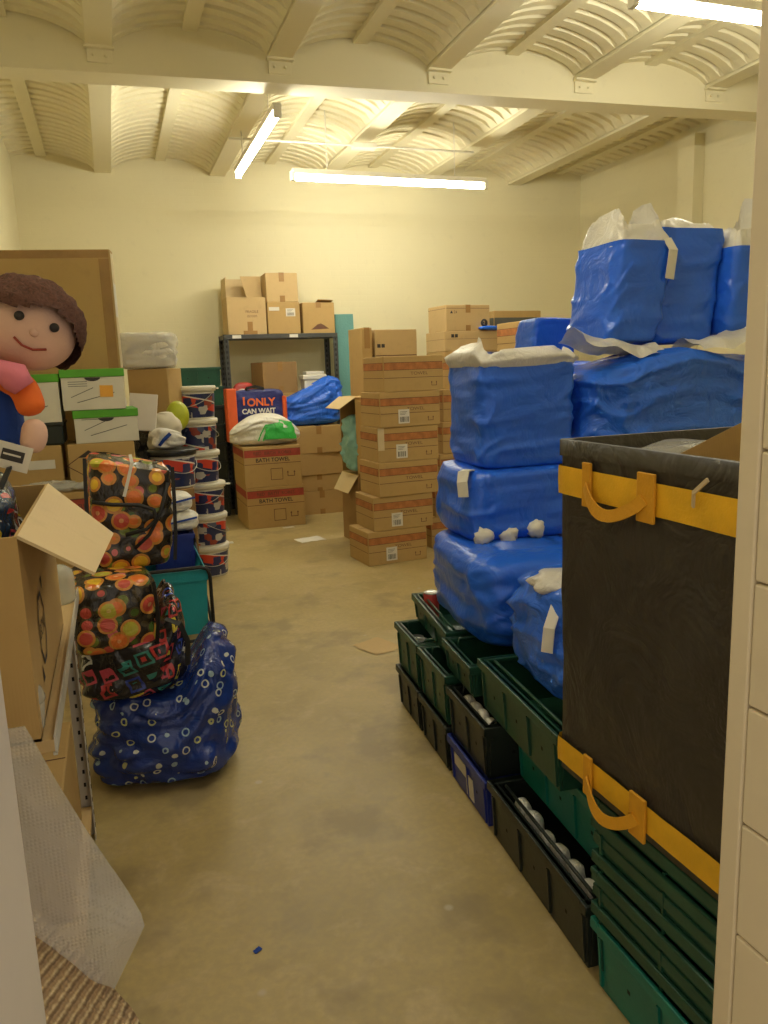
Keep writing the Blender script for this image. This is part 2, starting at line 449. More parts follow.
def ruff(mb, ring, h, m, seed, out=0., peaks=None, rows=8, drop=0., inw=.0, rough=1.0):
    n = len(ring); c = sum(ring, Vector())/n; rows_ = []
    for j in range(rows+1):
        t = j/rows; r = []
        for i, p in enumerate(ring):
            d = (p-c); d.z = 0; dn = d.normalized()
            a = 2*PI*i/n
            hh = h*(.75+.5*rough*nz((math.cos(a)*1.5, math.sin(a)*1.5, 0), 1.3, seed)+.18*rough*nz((math.cos(a)*6, math.sin(a)*6, t), 1.5, seed+3))
            if peaks: hh *= peaks(a)
            off = (out*math.sin(t*PI)-inw*t+rough*.022*nz((p.x, p.y, t*.3), 12, seed+7)*min(1, t*3))
            r.append(p+dn*off+Vector((0, 0, -drop*(1-t)+hh*t)))
        rows_.append(r)
    mb.loft(rows_, m)
    return rows_[-1]
def lathe(mb, prof, m, n=32, M=None):
    mb.loft([[Vector((r*math.cos(2*PI*i/n), r*math.sin(2*PI*i/n), z)) for i in range(n)] for r, z in prof], m, True, True, M=M)

# ------------------------------------------------------------------ the room
def yb(x): return 9.75-.066*x
def bface(x): return 6.22-.068*x           # near face of the cross beam
m = MB(); m.box(-1, 6.4, -1.5, 10, -.1, 0, 'floor'); struct(m.build('floor'))
m = MB(); m.box(-1.0, 6.6, 0, .2, 0, 4.2, 'wall_x'); o = struct(m.build('wall_back')); o.location = (0, 9.75, 0); o.rotation_euler.z = -math.atan(.066)
m = MB(); m.box(-1.0, -.80, .68, 9.85, 0, 4.2, 'wall_y'); struct(m.build('wall_left'))
m = MB(); m.box(6.1, 6.3, .68, 9.6, 0, 4.2, 'wall_y')
m.box(5.97, 6.12, 7.05, 7.30, 0, 3.93, 'wall_y')
struct(m.build('wall_right'))
m = MB()
m.box(-1.0, -.22, .72, .97, 0, 4.2, 'paint'); m.box(-.22, 6.3, .72, .97, 2.75, 4.2, 'paint'); m.box(.99, 6.3, .72, .95, 0, 4.2, 'paint')
for i in range(13):                          # painted block courses of the right reveal
    z0 = i*.215-.03
    m.box(.958, 1.05, .70, .955, max(0, z0)+.002, min(2.75, z0+.213), 'block', None, .004)
m.box(.957, 1.05, .9575, 1.0, 0, 2.75, 'block', None, .004)
struct(m.build('wall_front'))
m = MB(); m.box(-.24, -.157, .70, 1.0, 0, 2.75, 'gloss', None, .004); struct(m.build('trim_1'))
# jack arch ceiling: ribbed vaults between joists
JX = [-1.11, .14, 1.40, 2.64, 3.90, 5.15, 6.41]
m = MB()
for a, b in zip(JX[:-1], JX[1:]):
    x0, x1 = a+.09, b-.09
    rows = []
    ny = 620
    for j in range(ny+1):
        y = .9+j*(9.0)/ny; ph = (j % 10)/10
        rib = .032 if ph >= .65 else 0          # flat ribs with open grooves between them
        row = []
        for i in range(17):
            u = i/16; x = x0+(x1-x0)*u
            edge = 1 if .04 < u < .96 and not (.44 < u < .56) else 0
            z = 3.93+.15*(1-(2*u-1)**2)**.8+rib*edge
            row.append(Vector((x, y, z)))
        rows.append(row)
    m.loft(rows, 'paint', closed=False, smooth=False)
    xm = (x0+x1)/2
    m.box(xm-.055, xm+.055, .9, 9.9, 4.05, 4.095, 'paint')
m.box(-1, 6.4, .7, 10, 4.14, 4.25, 'paint')
struct(m.build('ceiling'))
for i, x in enumerate(JX[1:6]):
    m = MB(); m.box(x-.09, x+.09, .9, yb(x)+.05, 3.90, 3.925, 'paint', None, .004); m.box(x-.075, x+.075, .9, yb(x)+.05, 3.92, 4.13, 'paint')
    struct(m.build('trim_%d' % (i+2)))
m = MB()
v = [(-1, bface(-1)), (6.3, bface(6.3)), (6.3, bface(6.3)+.24), (-1, bface(-1)+.24)]
m.loft([[Vector((x, y, z)) for x, y in v] for z in (3.74, 4.16)], 'paint', True, True, smooth=False)
beam = struct(m.build('trim_7'))
for x in JX[1:6]:
    q = MB(); y = bface(x)
    q.box(x-.085, x+.085, y-.012, y+.004, 3.80, 3.90, 'paint', None, .003); q.box(x-.10, x+.10, y-.055, y, 3.885, 3.902, 'paint', None, .003)
    for dx in (-.04, .04): q.cyl((x+dx, y-.012, 3.845), (x+dx, y-.022, 3.845), .012, 'paint', n=6)
    q.build('bracket', beam)

# ------------------------------------------------------------------ lights and conduit
def tube_light(label, c, L, rz, hang):
    t = thing('fluorescent_light', label, 'light', c, rz, 'fluorescent ceiling lights')
    b = MB(); b.box(-L/2, L/2, -.035, .035, .025, .075, 'fitting', None, .006)
    for s_ in (-1, 1): b.box(s_*L/2-.02, s_*L/2+.02, -.03, .03, -.035, .05, 'fitting', None, .006)
    b.build('housing', t)
    g = MB(); g.cyl((-L/2+.03, 0, -.012), (L/2-.03, 0, -.012), .022, 'glow', n=16); g.build('tube', t)
    for s_ in (-1, 1):
        k = MB(); k.tube([(s_*L*.33, 0, .07), (s_*L*.33, 0, .07+hang)], .006, 'fitting'); k.build('hanging_rod', t)
    return t
tube_light('long fluorescent tube running towards the back wall, hung just behind the cross beam', (1.40, 7.25, 3.58), 1.95, 90, .26)
tube_light('long fluorescent tube hung parallel to the back wall behind the cross beam', (2.86, 7.72, 3.47), 2.05, 0, .58)
tube_light('bright fluorescent tube in front of the cross beam, at the top right', (3.86, 4.03, 3.60), 1.80, 0, .40)
tube_light('added unseen fluorescent tube over the front of the aisle, above the picture', (.75, 2.45, 3.60), 1.40, 90, .26)  # extra tube out of view, added to brighten the foreground
t = thing('conduit_pipe', 'thin cream conduit pipe running across the ceiling joists behind the beam', 'pipe', (0, 8.05, 3.875))
b = MB(); b.tube([(1.3, 0, 0), (3.9, -.03, 0)], .012, 'fitting'); b.build('pipe', t)
b = MB(); b.box(2.55, 2.80, -.06, .06, -.03, .022, 'fitting', None, .006); b.build('junction_box', t)

# ------------------------------------------------------------------ cardboard boxes
def dent_box(w, d, h, seed, amp=.006, cuts=5, bev=.006):
    bm = bmesh.new(); bmesh.ops.create_cube(bm, size=1)
    for q in bm.verts: q.co = Vector((q.co.x*w, q.co.y*d, (q.co.z+.5)*h))
    bmesh.ops.bevel(bm, geom=bm.edges[:], offset=bev, segments=2, affect='EDGES', profile=.5)
    return bm
def carton(label, w, d, h, loc, rz=0, group=None, style='plain', m_='card', seed=0, tape=True, sticker=None, name='cardboard_box', tilt=None):
    t = thing(name, label, 'box', loc, rz, group)
    if tilt: t.rotation_euler = (tilt[0], tilt[1], math.radians(rz))
    b = MB(); b.bm(dent_box(w, d, h, seed), m_)
    F = -d/2-.0012; L = -w/2-.0012
    def band(z0, z1, ink, x0=-.5, x1=.5):
        b.quad([(x0*w+.006, F, z0*h), (x1*w-.006, F, z0*h), (x1*w-.006, F, z1*h), (x0*w+.006, F, z1*h)], ink)
        b.quad([(L, -d/2+.006, z0*h), (L, d/2-.006, z0*h), (L, d/2-.006, z1*h), (L, -d/2+.006, z1*h)], ink)
    def ushape(x, z, s_):
        for (a0, a1, c0, c1) in ((-1, -.8, 0, 1.2), (.8, 1, 0, 1.2), (-1, 1, 0, .18)):
            b.quad([(x+a0*s_, F, z+c0*s_), (x+a1*s_, F, z+c0*s_), (x+a1*s_, F, z+c1*s_), (x+a0*s_, F, z+c1*s_)], 'dark_ink')
        for e in (-.9, .9):
            b.quad([(x+(e-.3)*s_, F, z+1.0*s_), (x+(e+.3)*s_, F, z+1.0*s_), (x+e*s_, F, z+1.5*s_)], 'dark_ink')
    if style == 'stripe':
        band(.62, .82, 'orange_ink'); band(.815, .83, 'dark_ink'); band(.61, .625, 'dark_ink'); band(.385, .40, 'dark_ink')
        b.text('TOWEL', .036, 'dark_ink', FR(.05, F, .505*h), sx=1.3)
        ushape(w*.34, h*.14, .025)
    if style == 'towel':
        band(.74, .92, 'red_ink'); band(.565, .578, 'dark_ink'); band(.915, .925, 'dark_ink')
        b.text('RED  BATH  ROBES', .048, 'dark_ink', FR(-.0, F-.0006, .83*h), sx=1.0)
        b.text('BATH TOWEL', .058, 'black_ink', FR(.0, F, .66*h), bold=.001)
        for (x0, x1, z0, z1) in ((-.03, .10, .16, .175), (-.03, .10, .435, .45), (-.03, -.024, .16, .45), (.094, .10, .16, .45)):
            b.quad([(x0, F, z0*h), (x1, F, z0*h), (x1, F, z1*h), (x0, F, z1*h)], 'dark_ink')
        ushape(w*.31, h*.23, .04)
    if style == 'old':
        b.text('FRAGILE', .032, 'dark_ink', FR(.02, F, .60*h)); b.text('GOODS', .026, 'dark_ink', FR(.03, F, .50*h))
        b.box(w*.30, w*.38, F-.0003, F, .25*h, .33*h, 'dark_ink')
    if style == 'diamond':
        s_ = h*.36; cx, cz = -w*.2, h*.46
        P = [(cx-1.5*s_, cz), (cx, cz+s_), (cx+1.5*s_, cz), (cx, cz-s_)]
        for i in range(4):
            (x0, z0), (x1, z1) = P[i], P[(i+1) % 4]
            b.quad([(x0, F, z0-.003), (x1, F, z1-.003), (x1, F, z1+.003), (x0, F, z0+.003)], 'dark_ink')
        b.quad([(cx-.7*s_, F-.0003, cz+.53*s_), (cx+.7*s_, F-.0003, cz+.53*s_), (cx, F-.0003, cz+s_)], 'black_ink')
    if style == 'greyband':
        band(.28, .70, 'grey_ink')
    if style == 'mark':
        b.text('▲ 24', .04, 'black_ink', FR(-w*.33, F, h*.72)); b.cyl((w*.37, F+.002, h*.3), (w*.37, F, h*.3), h*.16, 'black_ink', n=20)
        b.text('2', h*.2, 'card2', FR(w*.37, F-.0006, h*.3))
        band(.86, .875, 'dark_ink')
    if style == 'mark2':
        b.text('■■', .05, 'black_ink', FR(-w*.36, F, h*.75)); band(.60, .612, 'dark_ink')
    body = b.build('body', t)
    # flap seam
    b = MB(); b.box(-w/2+.004, w/2-.004, -.0025, .0025, h, h+.0012, 'dark_ink'); b.build('flap_seam', t)
    if tape:
        q = MB(); q.box(-.03, .03, -d/2-.002, d/2+.002, h+.0012, h+.0024, 'tape')
        q.box(-.03, .03, -d/2-.0022, -d/2-.001, h*.70, h+.002, 'tape')
        q2 = MB(); q2.box(-.03, .03, -d/2-.0022, -d/2-.001, 0, h*.22, 'tape')
        if style in ('plain', 'old', 'mark'): q.build('packing_tape', t); q2.build('packing_tape', t)
    if sticker:
        x, z, sw, sh = sticker
        q = MB(); q.box(x-sw/2, x+sw/2, F-.0012, F-.0002, z-sh/2, z+sh/2, 'paper')
        rnd = random.Random(seed+3); xx = x-sw*.36
        while xx < x+sw*.36:
            ww = rnd.choice((.002, .004, .006)); q.quad([(xx, F-.0018, z-sh*.40), (xx+ww, F-.0018, z-sh*.40), (xx+ww, F-.0018, z-sh*.02), (xx, F-.0018, z-sh*.02)], 'black_ink'); xx += ww+rnd.choice((.003, .005))
        for k in range(3): q.quad([(x-sw*.36, F-.0018, z+sh*(.12+.1*k)), (x+sw*(.1+.1*k), F-.0018, z+sh*(.12+.1*k)), (x+sw*(.1+.1*k), F-.0018, z+sh*(.15+.1*k)), (x-sw*.36, F-.0018, z+sh*(.15+.1*k))], 'grey_ink')
        q.build('barcode_label', t)
    return t
def flap(mb, p0, p1, q1, q0, th, m_):
    p0, p1, q0, q1 = map(Vector, (p0, p1, q0, q1)); n = (p1-p0).cross(q0-p0).normalized()*th/2
    mb.loft([[p0+n, p1+n, q1+n, q0+n], [p0-n, p1-n, q1-n, q0-n]], m_, True, True, smooth=False)
def open_carton(label, w, d, h, loc, rz, flaps, group=None, m_='card', name='open_cardboard_box', inner='cardin', th=.006):
    """open at the top; flaps: dict side -> (length, angle from vertical outwards in deg)"""
    t = thing(name, label, 'box', loc, rz, group)
    b = MB()
    b.box(-w/2, w/2, -d/2, d/2, 0, th, m_)
    for (x0, x1, y0, y1) in ((-w/2, w/2, -d/2, -d/2+th), (-w/2, w/2, d/2-th, d/2), (-w/2, -w/2+th, -d/2+th, d/2-th), (w/2-th, w/2, -d/2+th, d/2-th)):
        b.box(x0, x1, y0, y1, 0, h, m_)
    b.build('body', t)
    for s_, (L, ang) in flaps.items():
        a = math.radians(ang); ox, oz = math.sin(a)*L, math.cos(a)*L
        q = MB()
        if s_ == 'f': flap(q, (-w/2, -d/2, h), (w/2, -d/2, h), (w/2-.01, -d/2-ox, h+oz), (-w/2+.01, -d/2-ox, h+oz), th, inner)
        if s_ == 'b': flap(q, (-w/2, d/2, h), (w/2, d/2, h), (w/2-.01, d/2+ox, h+oz), (-w/2+.01, d/2+ox, h+oz), th, inner)
        if s_ == 'l': flap(q, (-w/2, -d/2, h), (-w/2, d/2, h), (-w/2-ox, d/2-.01, h+oz), (-w/2-ox, -d/2+.01, h+oz), th, inner)
        if s_ == 'r': flap(q, (w/2, -d/2, h), (w/2, d/2, h), (w/2+ox, d/2-.01, h+oz), (w/2+ox, -d/2+.01, h+oz), th, inner)
        q.build('flap', t)
    return t

# ---- front stack of six towel cartons (centre right)
G1 = 'orange striped cartons in the front stack'
pos = ['lowest of the front stack, on the floor', 'second from the floor in the front stack', 'third of the front stack, creased, no barcode',
       'fourth of the front stack, torn tape at left corner', 'fifth of the front stack, just under the top one', 'topmost of the front stack, without barcode']
xs = [2.165, 2.235, 2.285, 2.30, 2.315, 2.355]
zz = 0
for i in range(6):
    t = carton('orange striped cardboard carton, '+pos[i], .55, .42, .286, (xs[i], 6.25+.01*(i % 2), zz), [5, 3, 4.5, 2, 4, 5][i], G1, 'stripe', ['card', 'card', 'card2', 'card', 'card', 'card'][i] if i != 2 else 'card', i,
               sticker=None if i in (2, 5) else (-.06, .085, .10, .115))
    if i == 3:
        q = MB(); q.box(-.27, -.215, -.2125, -.2112, .10, .285, 'tape_pale'); q.build('torn_tape', t)
    zz += .2875
# ---- second stack behind, to the right
zz = 0; nm = ['lowest', 'second from the floor', 'third from the floor', 'fourth from the floor', 'fifth from the floor', 'top one']
for i in range(6):
    carton('orange striped carton in the stack behind the front stack, %s' % nm[i], .62, .42, .284,
           ([2.93, 2.98, 3.03, 3.06, 3.07, 3.18][i], 6.62, zz), 4, 'orange striped cartons in the second stack', 'stripe', 'card', 10+i, sticker=None)
    zz += .2855
# ---- third, taller stack
zz = 0
for i in range(6):
    carton('orange striped carton in the tallest stack beside the small blue sack, %s' % nm[i].replace('top one', 'topmost'), .56, .44, .340, (4.16, 7.25, zz), 3,
           'orange striped cartons in the tallest stack', 'stripe', 'card', 20+i); zz += .3415
# ---- cartons along the back wall
zz = 0
for i, h in enumerate((.45, .45, .45, .44)):
    carton('plain wide carton under the back wall pile, %s' % nm[i], .86, .5, h, (3.95, 8.3, zz), 2, 'plain cartons under the back wall pile', 'plain', 'card', 30+i); zz += h+.001
carton('low wide carton with small black mark, right under the numbered carton', .86, .5, .22, (3.95, 8.3, zz), 2, None, 'mark2', 'card2', 35, sticker=None)
carton('pale carton with round black number badge atop the back wall pile', .56, .42, .28, (3.81, 8.27, zz+.221), 5, None, 'mark', 'card2', 36)
t = thing('padded_envelope', 'blue and white padded envelope lying on the low wide carton', 'envelope', (4.20, 8.08, zz+.2215), 12)
b = MB(); sack(b, .5, .10, .05, 'blue2', 3, k=3, ex=5, wr=.006, N=40, R=14); b.build('envelope_body', t)
b = MB(); b.box(.12, .24, -.052, -.049, .01, .045, 'paper'); b.build('address_label', t)
zz = 0
for i, h in enumerate((.5, .5, .5, .49)):
    carton('brown carton hidden low in the far right pile, %s' % nm[i], .64, .4, h, (4.80, 8.6, zz), 1, 'brown cartons under the far right pile', 'plain', 'card', 40+i); zz += h+.001
carton('cardboard carton with broad dark grey band on top of the far right pile', .64, .4, .26, (4.64, 8.62, zz), 2, None, 'greyband', 'card', 45)
# ---- cartons left of front stack
zz = 0
carton('tall plain carton standing on the floor behind the open boxes', .60, .45, 1.36, (2.62, 7.78, 0), 2, None, 'plain', 'card', 50)
carton('cardboard carton with black square mark, on the tall carton behind the front stack', .46, .40, .66, (2.80, 7.82, 1.361), 1, None, 'mark2', 'card2', 51)
t = carton('narrow cardboard carton standing upright beside the teal foam board', .11, .40, .68, (2.475, 7.80, 1.361), 3, None, 'plain', 'card', 52)

# ---- open boxes with teal bag
t = thing('open_cardboard_box', 'open cardboard box lying on its side, flaps spread, teal bag spilling out', 'box', (2.33, 7.05, .66), 4)
b = MB(); W, D, Hh, th = .50, .42, .72, .008
b.box(-W/2, W/2, -D/2, D/2, 0, th, 'card'); b.box(-W/2, W/2, -D/2, D/2, Hh-th, Hh, 'card'); b.box(W/2-th, W/2, -D/2, D/2, th, Hh-th, 'card')
b.box(-W/2, W/2-th, -D/2, -D/2+th, th, Hh-th, 'card'); b.box(-W/2, W/2-th, D/2-th, D/2, th, Hh-th, 'card'); b.build('body', t)
q = MB(); flap(q, (-W/2, -D/2, Hh), (-W/2, D/2, Hh), (-W/2-.15, D/2-.02, Hh-.10), (-W/2-.15, -D/2+.02, Hh-.10), .006, 'cardin'); q.build('flap', t)
q = MB(); flap(q, (-W/2, -D/2, 0), (-W/2, D/2, 0), (-W/2-.10, D/2-.02, -.16), (-W/2-.10, -D/2+.02, -.16), .006, 'cardin'); q.build('flap', t)
q = MB(); flap(q, (-W/2, -D/2, 0.02), (-W/2, -D/2, Hh-.02), (-W/2+.06, -D/2-.13, Hh-.05), (-W/2+.06, -D/2-.13, .05), .006, 'card'); q.build('flap', t)
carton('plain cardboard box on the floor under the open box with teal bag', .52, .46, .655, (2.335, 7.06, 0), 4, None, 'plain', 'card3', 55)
t = thing('carrier_bag', 'pale teal carrier bag with red strip spilling from the open box', 'bag', (2.125, 6.975, .69), 8)
b = MB(); sack(b, .22, .30, .52, 'teal_bag', 8, k=3, ex=3, wr=.05, N=60, R=34); b.build('bag_body', t)
b = MB(); b.box(.02, .09, -.178, -.165, .03, .28, 'red_pack', None, .004); b.build('red_strip', t)

# ---- steel shelving at the back with its load
t = thing('shelving_unit', 'dark grey slotted steel shelving unit against the back wall', 'shelf', (1.93, 9.28, 0))
b = MB()
SW, SD = 1.34, .42
for i, (x, y) in enumerate(((-SW/2, -SD/2), (SW/2, -SD/2), (-SW/2, SD/2), (SW/2, SD/2))):
    q = MB(); sx = -1 if x > 0 else 1; sy = -1 if y > 0 else 1
    q.box(min(x, x+sx*.055), max(x, x+sx*.055), min(y, y+sy*.004), max(y, y+sy*.004), 0, 2.07, 'steel')
    q.box(min(x, x+sx*.004), max(x, x+sx*.004), min(y, y+sy*.05), max(y, y+sy*.05), 0, 2.07, 'steel')
    for k in range(33):
        z = .06+k*.06; yy = y-.001 if y < 0 else y+.001-.002-.003
        q.box(x+sx*.020, x+sx*.038, yy-.0008, yy+.0002, z, z+.03, 'hole')
        xx = x+(0 if 0 else 0); q.box(x-.001*sx-.0006, x-.001*sx+.0006, y+sy*.018, y+sy*.036, z, z+.03, 'hole')
    q.build('upright', t)
for z in (.28, 1.18, 2.02):
    q = MB(); q.box(-SW/2+.005, SW/2-.005, -SD/2-.004, SD/2, z, z+.05, 'steel', None, .004); q.build('shelf', t)
for x in (-.52, .14):
    q = MB(); q.box(x-.05, x+.05, -SD/2-.0065, -SD/2-.0045, 2.026, 2.062, 'paper'); q.build('shelf_label', t)
ST = 2.0705
t = open_carton('opened cardboard carton with fragile print, at left on top of the steel shelving', .44, .36, .41, (1.54, 9.26, ST), 1, {'b': (.24, 4), 'l': (.22, -2)}, m_='card2')
q = MB(); flap(q, (.04, -.02, .412), (.218, -.02, .412), (.212, .0, .66), (-.02, .0, .66), .006, 'card2'); q.build('flap', t)
q = MB(); q.text('FRAGILE', .040, 'dark_ink', FR(.06, -.1812, .25)); q.text('GOODS', .032, 'dark_ink', FR(.06, -.1812, .20)); q.build('print', t)
q = MB(); q.box(.00, .06, -.182, -.1805, .0, .14, 'tape'); q.box(-.05, .11, -.1822, -.1807, .0, .04, 'tape'); q.build('packing_tape', t)
t = carton('cardboard box with white stickers, under another box on top of the steel shelving', .38, .36, .355, (1.97, 9.26, ST), 0, None, 'none', 'card', 62, tape=False, sticker=(.08, .24, .11, .09))
q = MB(); q.box(-.17, -.05, -.1823, -.1812, .26, .30, 'paper'); q.build('paper_label', t)
carton('cardboard box with brown tape, stacked on the stickered box above the shelving', .37, .34, .325, (1.97, 9.26, ST+.357), -1, None, 'plain', 'card2', 63)
t = carton('slightly crumpled cardboard box at right on top of the steel shelving', .385, .34, .35, (2.385, 9.26, ST), 1, None, 'plain', 'card', 64, tape=False)
q = MB(); q.strap([(0, -.1717, .29), (0, -.1719, .3522), (0, .17, .3522)], (1, 0, 0), .06, .0014, 'tape'); q.build('packing_tape', t)
q = MB(); flap(q, (0.0, -.02, .353), (.19, -.03, .353), (.18, -.17, .376), (.0, -.165, .385), .004, 'card'); q.build('flap', t)
q = MB(); q.quad([(-.10, -.1715, .04), (.12, -.1715, .05), (.06, -.1715, .09), (.02, -.1715, .11), (-.02, -.1715, .10)], 'dark_ink'); q.build('ink_stain', t)
# on the middle shelf
MS = 1.2305
carton('flat cardboard carton on the middle shelf, under the brown box', .46, .34, .16, (1.93, 9.27, MS), 0, None, 'none', 'card', 66, tape=False)
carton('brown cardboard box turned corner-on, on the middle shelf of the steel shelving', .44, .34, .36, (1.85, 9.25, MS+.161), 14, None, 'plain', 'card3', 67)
t = thing('snack_packet', 'red and white packet lying at left on the middle shelf', 'packet', (1.43, 9.14, MS+.10), 10)
b = MB(); sack(b, .24, .10, .20, 'red_pack', 4, k=3, ex=3, wr=.012, N=36, R=20, lean=(.2, 0)); b.build('packet_body', t)
b = MB(); b.ball((.0, -.045, .09), .07, .02, .04, 'paper'); b.build('white_oval', t)
carton('small open-weave cardboard tray under the red packet on the middle shelf', .30, .22, .098, (1.44, 9.14, MS), 0, None, 'none', 'card2', 68, tape=False)
t = thing('plastic_tub', 'white plastic tubs nested with lid, on the middle shelf above the blue bag', 'tub', (2.30, 9.18, MS))
b = MB(); b.box(-.13, .13, -.1, .1, 0, .30, 'tub', None, .012); b.build('tub_body', t)
b = MB(); b.box(-.145, .145, -.11, .11, .30, .36, 'tub', None, .012); b.build('lid', t)
b = MB(); b.box(-.10, .12, -.09, .09, .361, .40, 'paper', None, .008); b.build('paper_stack', t)
# boxes in front of the shelving
G3 = 'bath towel cartons in front of the shelving'
carton('red banded bath towel carton on the floor in front of the steel shelving', .62, .74, .44, (1.56, 8.46, 0), 0, G3, 'towel', 'card', 70)
carton('red banded bath towel carton stacked under the white stuffed sack', .61, .74, .43, (1.55, 8.46, .441), 0, G3, 'towel', 'card', 71)
carton('lowest plain carton on the floor right of the bath towel cartons', .54, .42, .27, (2.20, 8.82, 0), 0, None, 'plain', 'card', 72)
carton('low cardboard carton second from the floor right of the bath towel cartons', .50, .42, .185, (2.18, 8.82, .271), 0, None, 'plain', 'card', 73)
carton('cardboard carton third from the floor right of the bath towel cartons', .52, .42, .25, (2.20, 8.81, .457), 1, None, 'plain', 'card', 74, tape=False)
carton('cardboard carton on top of the short stack, under the blue carrier bag', .52, .42, .31, (2.20, 8.80, .708), -2, None, 'plain', 'card', 75, tape=True)
# navy shopper with lettering
t = thing('shopping_bag', 'navy and orange shopping bag with slogan standing behind the white stuffed sack', 'bag', (1.52, 8.70, .8725), 2)
b = MB(); sack(b, .62, .16, .58, 'navy_bag', 2, k=9, ex=7, wr=.018, N=72, R=34, top=.97); b.build('bag_body', t)
b = MB(); b.box(-.345, -.235, -.105, .07, .015, .60, 'orange_bag', None, .012); b.build('side_panel', t)
b = MB(); b.box(.275, .325, -.10, .07, .10, .50, 'orange_bag', None, .012); b.build('side_panel', t)
b = MB(); b.text('I', .12, 'orange_print', FR(-.16, -.116, .455), bold=.004); b.text('ONLY', .115, 'orange_print', FR(.03, -.116, .44), bold=.004)
b.text('CAN WAIT', .075, 'white_print', FR(.0, -.116, .345), bold=.003); b.build('slogan', t)
b = MB(); b.strap([(-.13, -.05, .56), (-.11, -.07, .60), (-.02, -.08, .615), (.07, -.07, .59), (.09, -.05, .55)], (0, 0, 1), .03, .004, 'black_cloth'); b.build('handle', t)
# white stuffed sack with green bag
def dome(P): 
    P.z *= 1-.45*min(1, abs(P.x)/.40)**1.8
    return P
t = thing('stuffed_sack', 'white stuffed sack lying on the upper bath towel carton', 'sack', (1.52, 8.28, .8722), 0)
b = MB(); sack(b, .76, .34, .34, 'white_bag', 6, k=3.2, ex=2.6, wr=.03, N=84, R=36, hump=dome); b.build('sack_body', t)
b = MB()
rows = []
for j in range(13):
    r = []
    for i in range(15):
        u, v_ = i/14-.5, j/12
        x = .13+u*(.34-.06*v_); z = .07+v_*.20
        y = -.166+.03*abs(u)*2+.055*v_**2+.012*nz((x, 0, z), 14, 3)
        r.append(Vector((x+.02*nz((0, u, v_), 4, 5), y-.05, z*(1-.25*max(0, u)))))
    rows.append(r)
b.loft(rows, 'green_bag', closed=False)
rows2 = [[p+Vector((0, .01, 0)) for p in r] for r in rows]; b.loft(rows2, 'green_bag', closed=False); b.build('green_panel', t)
for k in range(2):
    b = MB(); b.strap([(-.11+.05*k, -.20, .06), (-.08+.05*k, -.195, .13), (-.02+.05*k, -.17, .22)], (1, 0, 0), .014, .003, 'green_bag'); b.build('green_stripe', t)
# big blue bag on the short stack
def horn(P):
    P.z *= 1+.35*sm01((P.x+.1)/.45)-.25*sm01((-.0-P.x)/.35)
    return P
t = thing('carrier_bag', 'large blue carrier bag slumped on the short carton stack at the shelving', 'bag', (2.15, 8.80, 1.0225), -2)
b = MB(); sack(b, .74, .36, .42, 'blue2', 12, k=4.5, ex=4, wr=.035, crease=.015, N=84, R=40, hump=horn); b.build('bag_body', t)
b = MB(); b.box(-.13, -.03, -.02, .0, .30, .46, 'paper', Matrix.Rotation(.2, 4, 'Y')); b.build('paper_sheet', t)
# teal foam board
o = MB(); o.box(-.115, .115, -.03, .03, 0, 2.30, 'foam', None, .006); o = o.build('foam_board'); o.location = (2.74, 9.16, 0); o.rotation_euler = (math.radians(-3.2), 0, math.radians(-3))
tag(o, 'tall teal foam board leaning upright at the right end of the steel shelving', 'foam board')

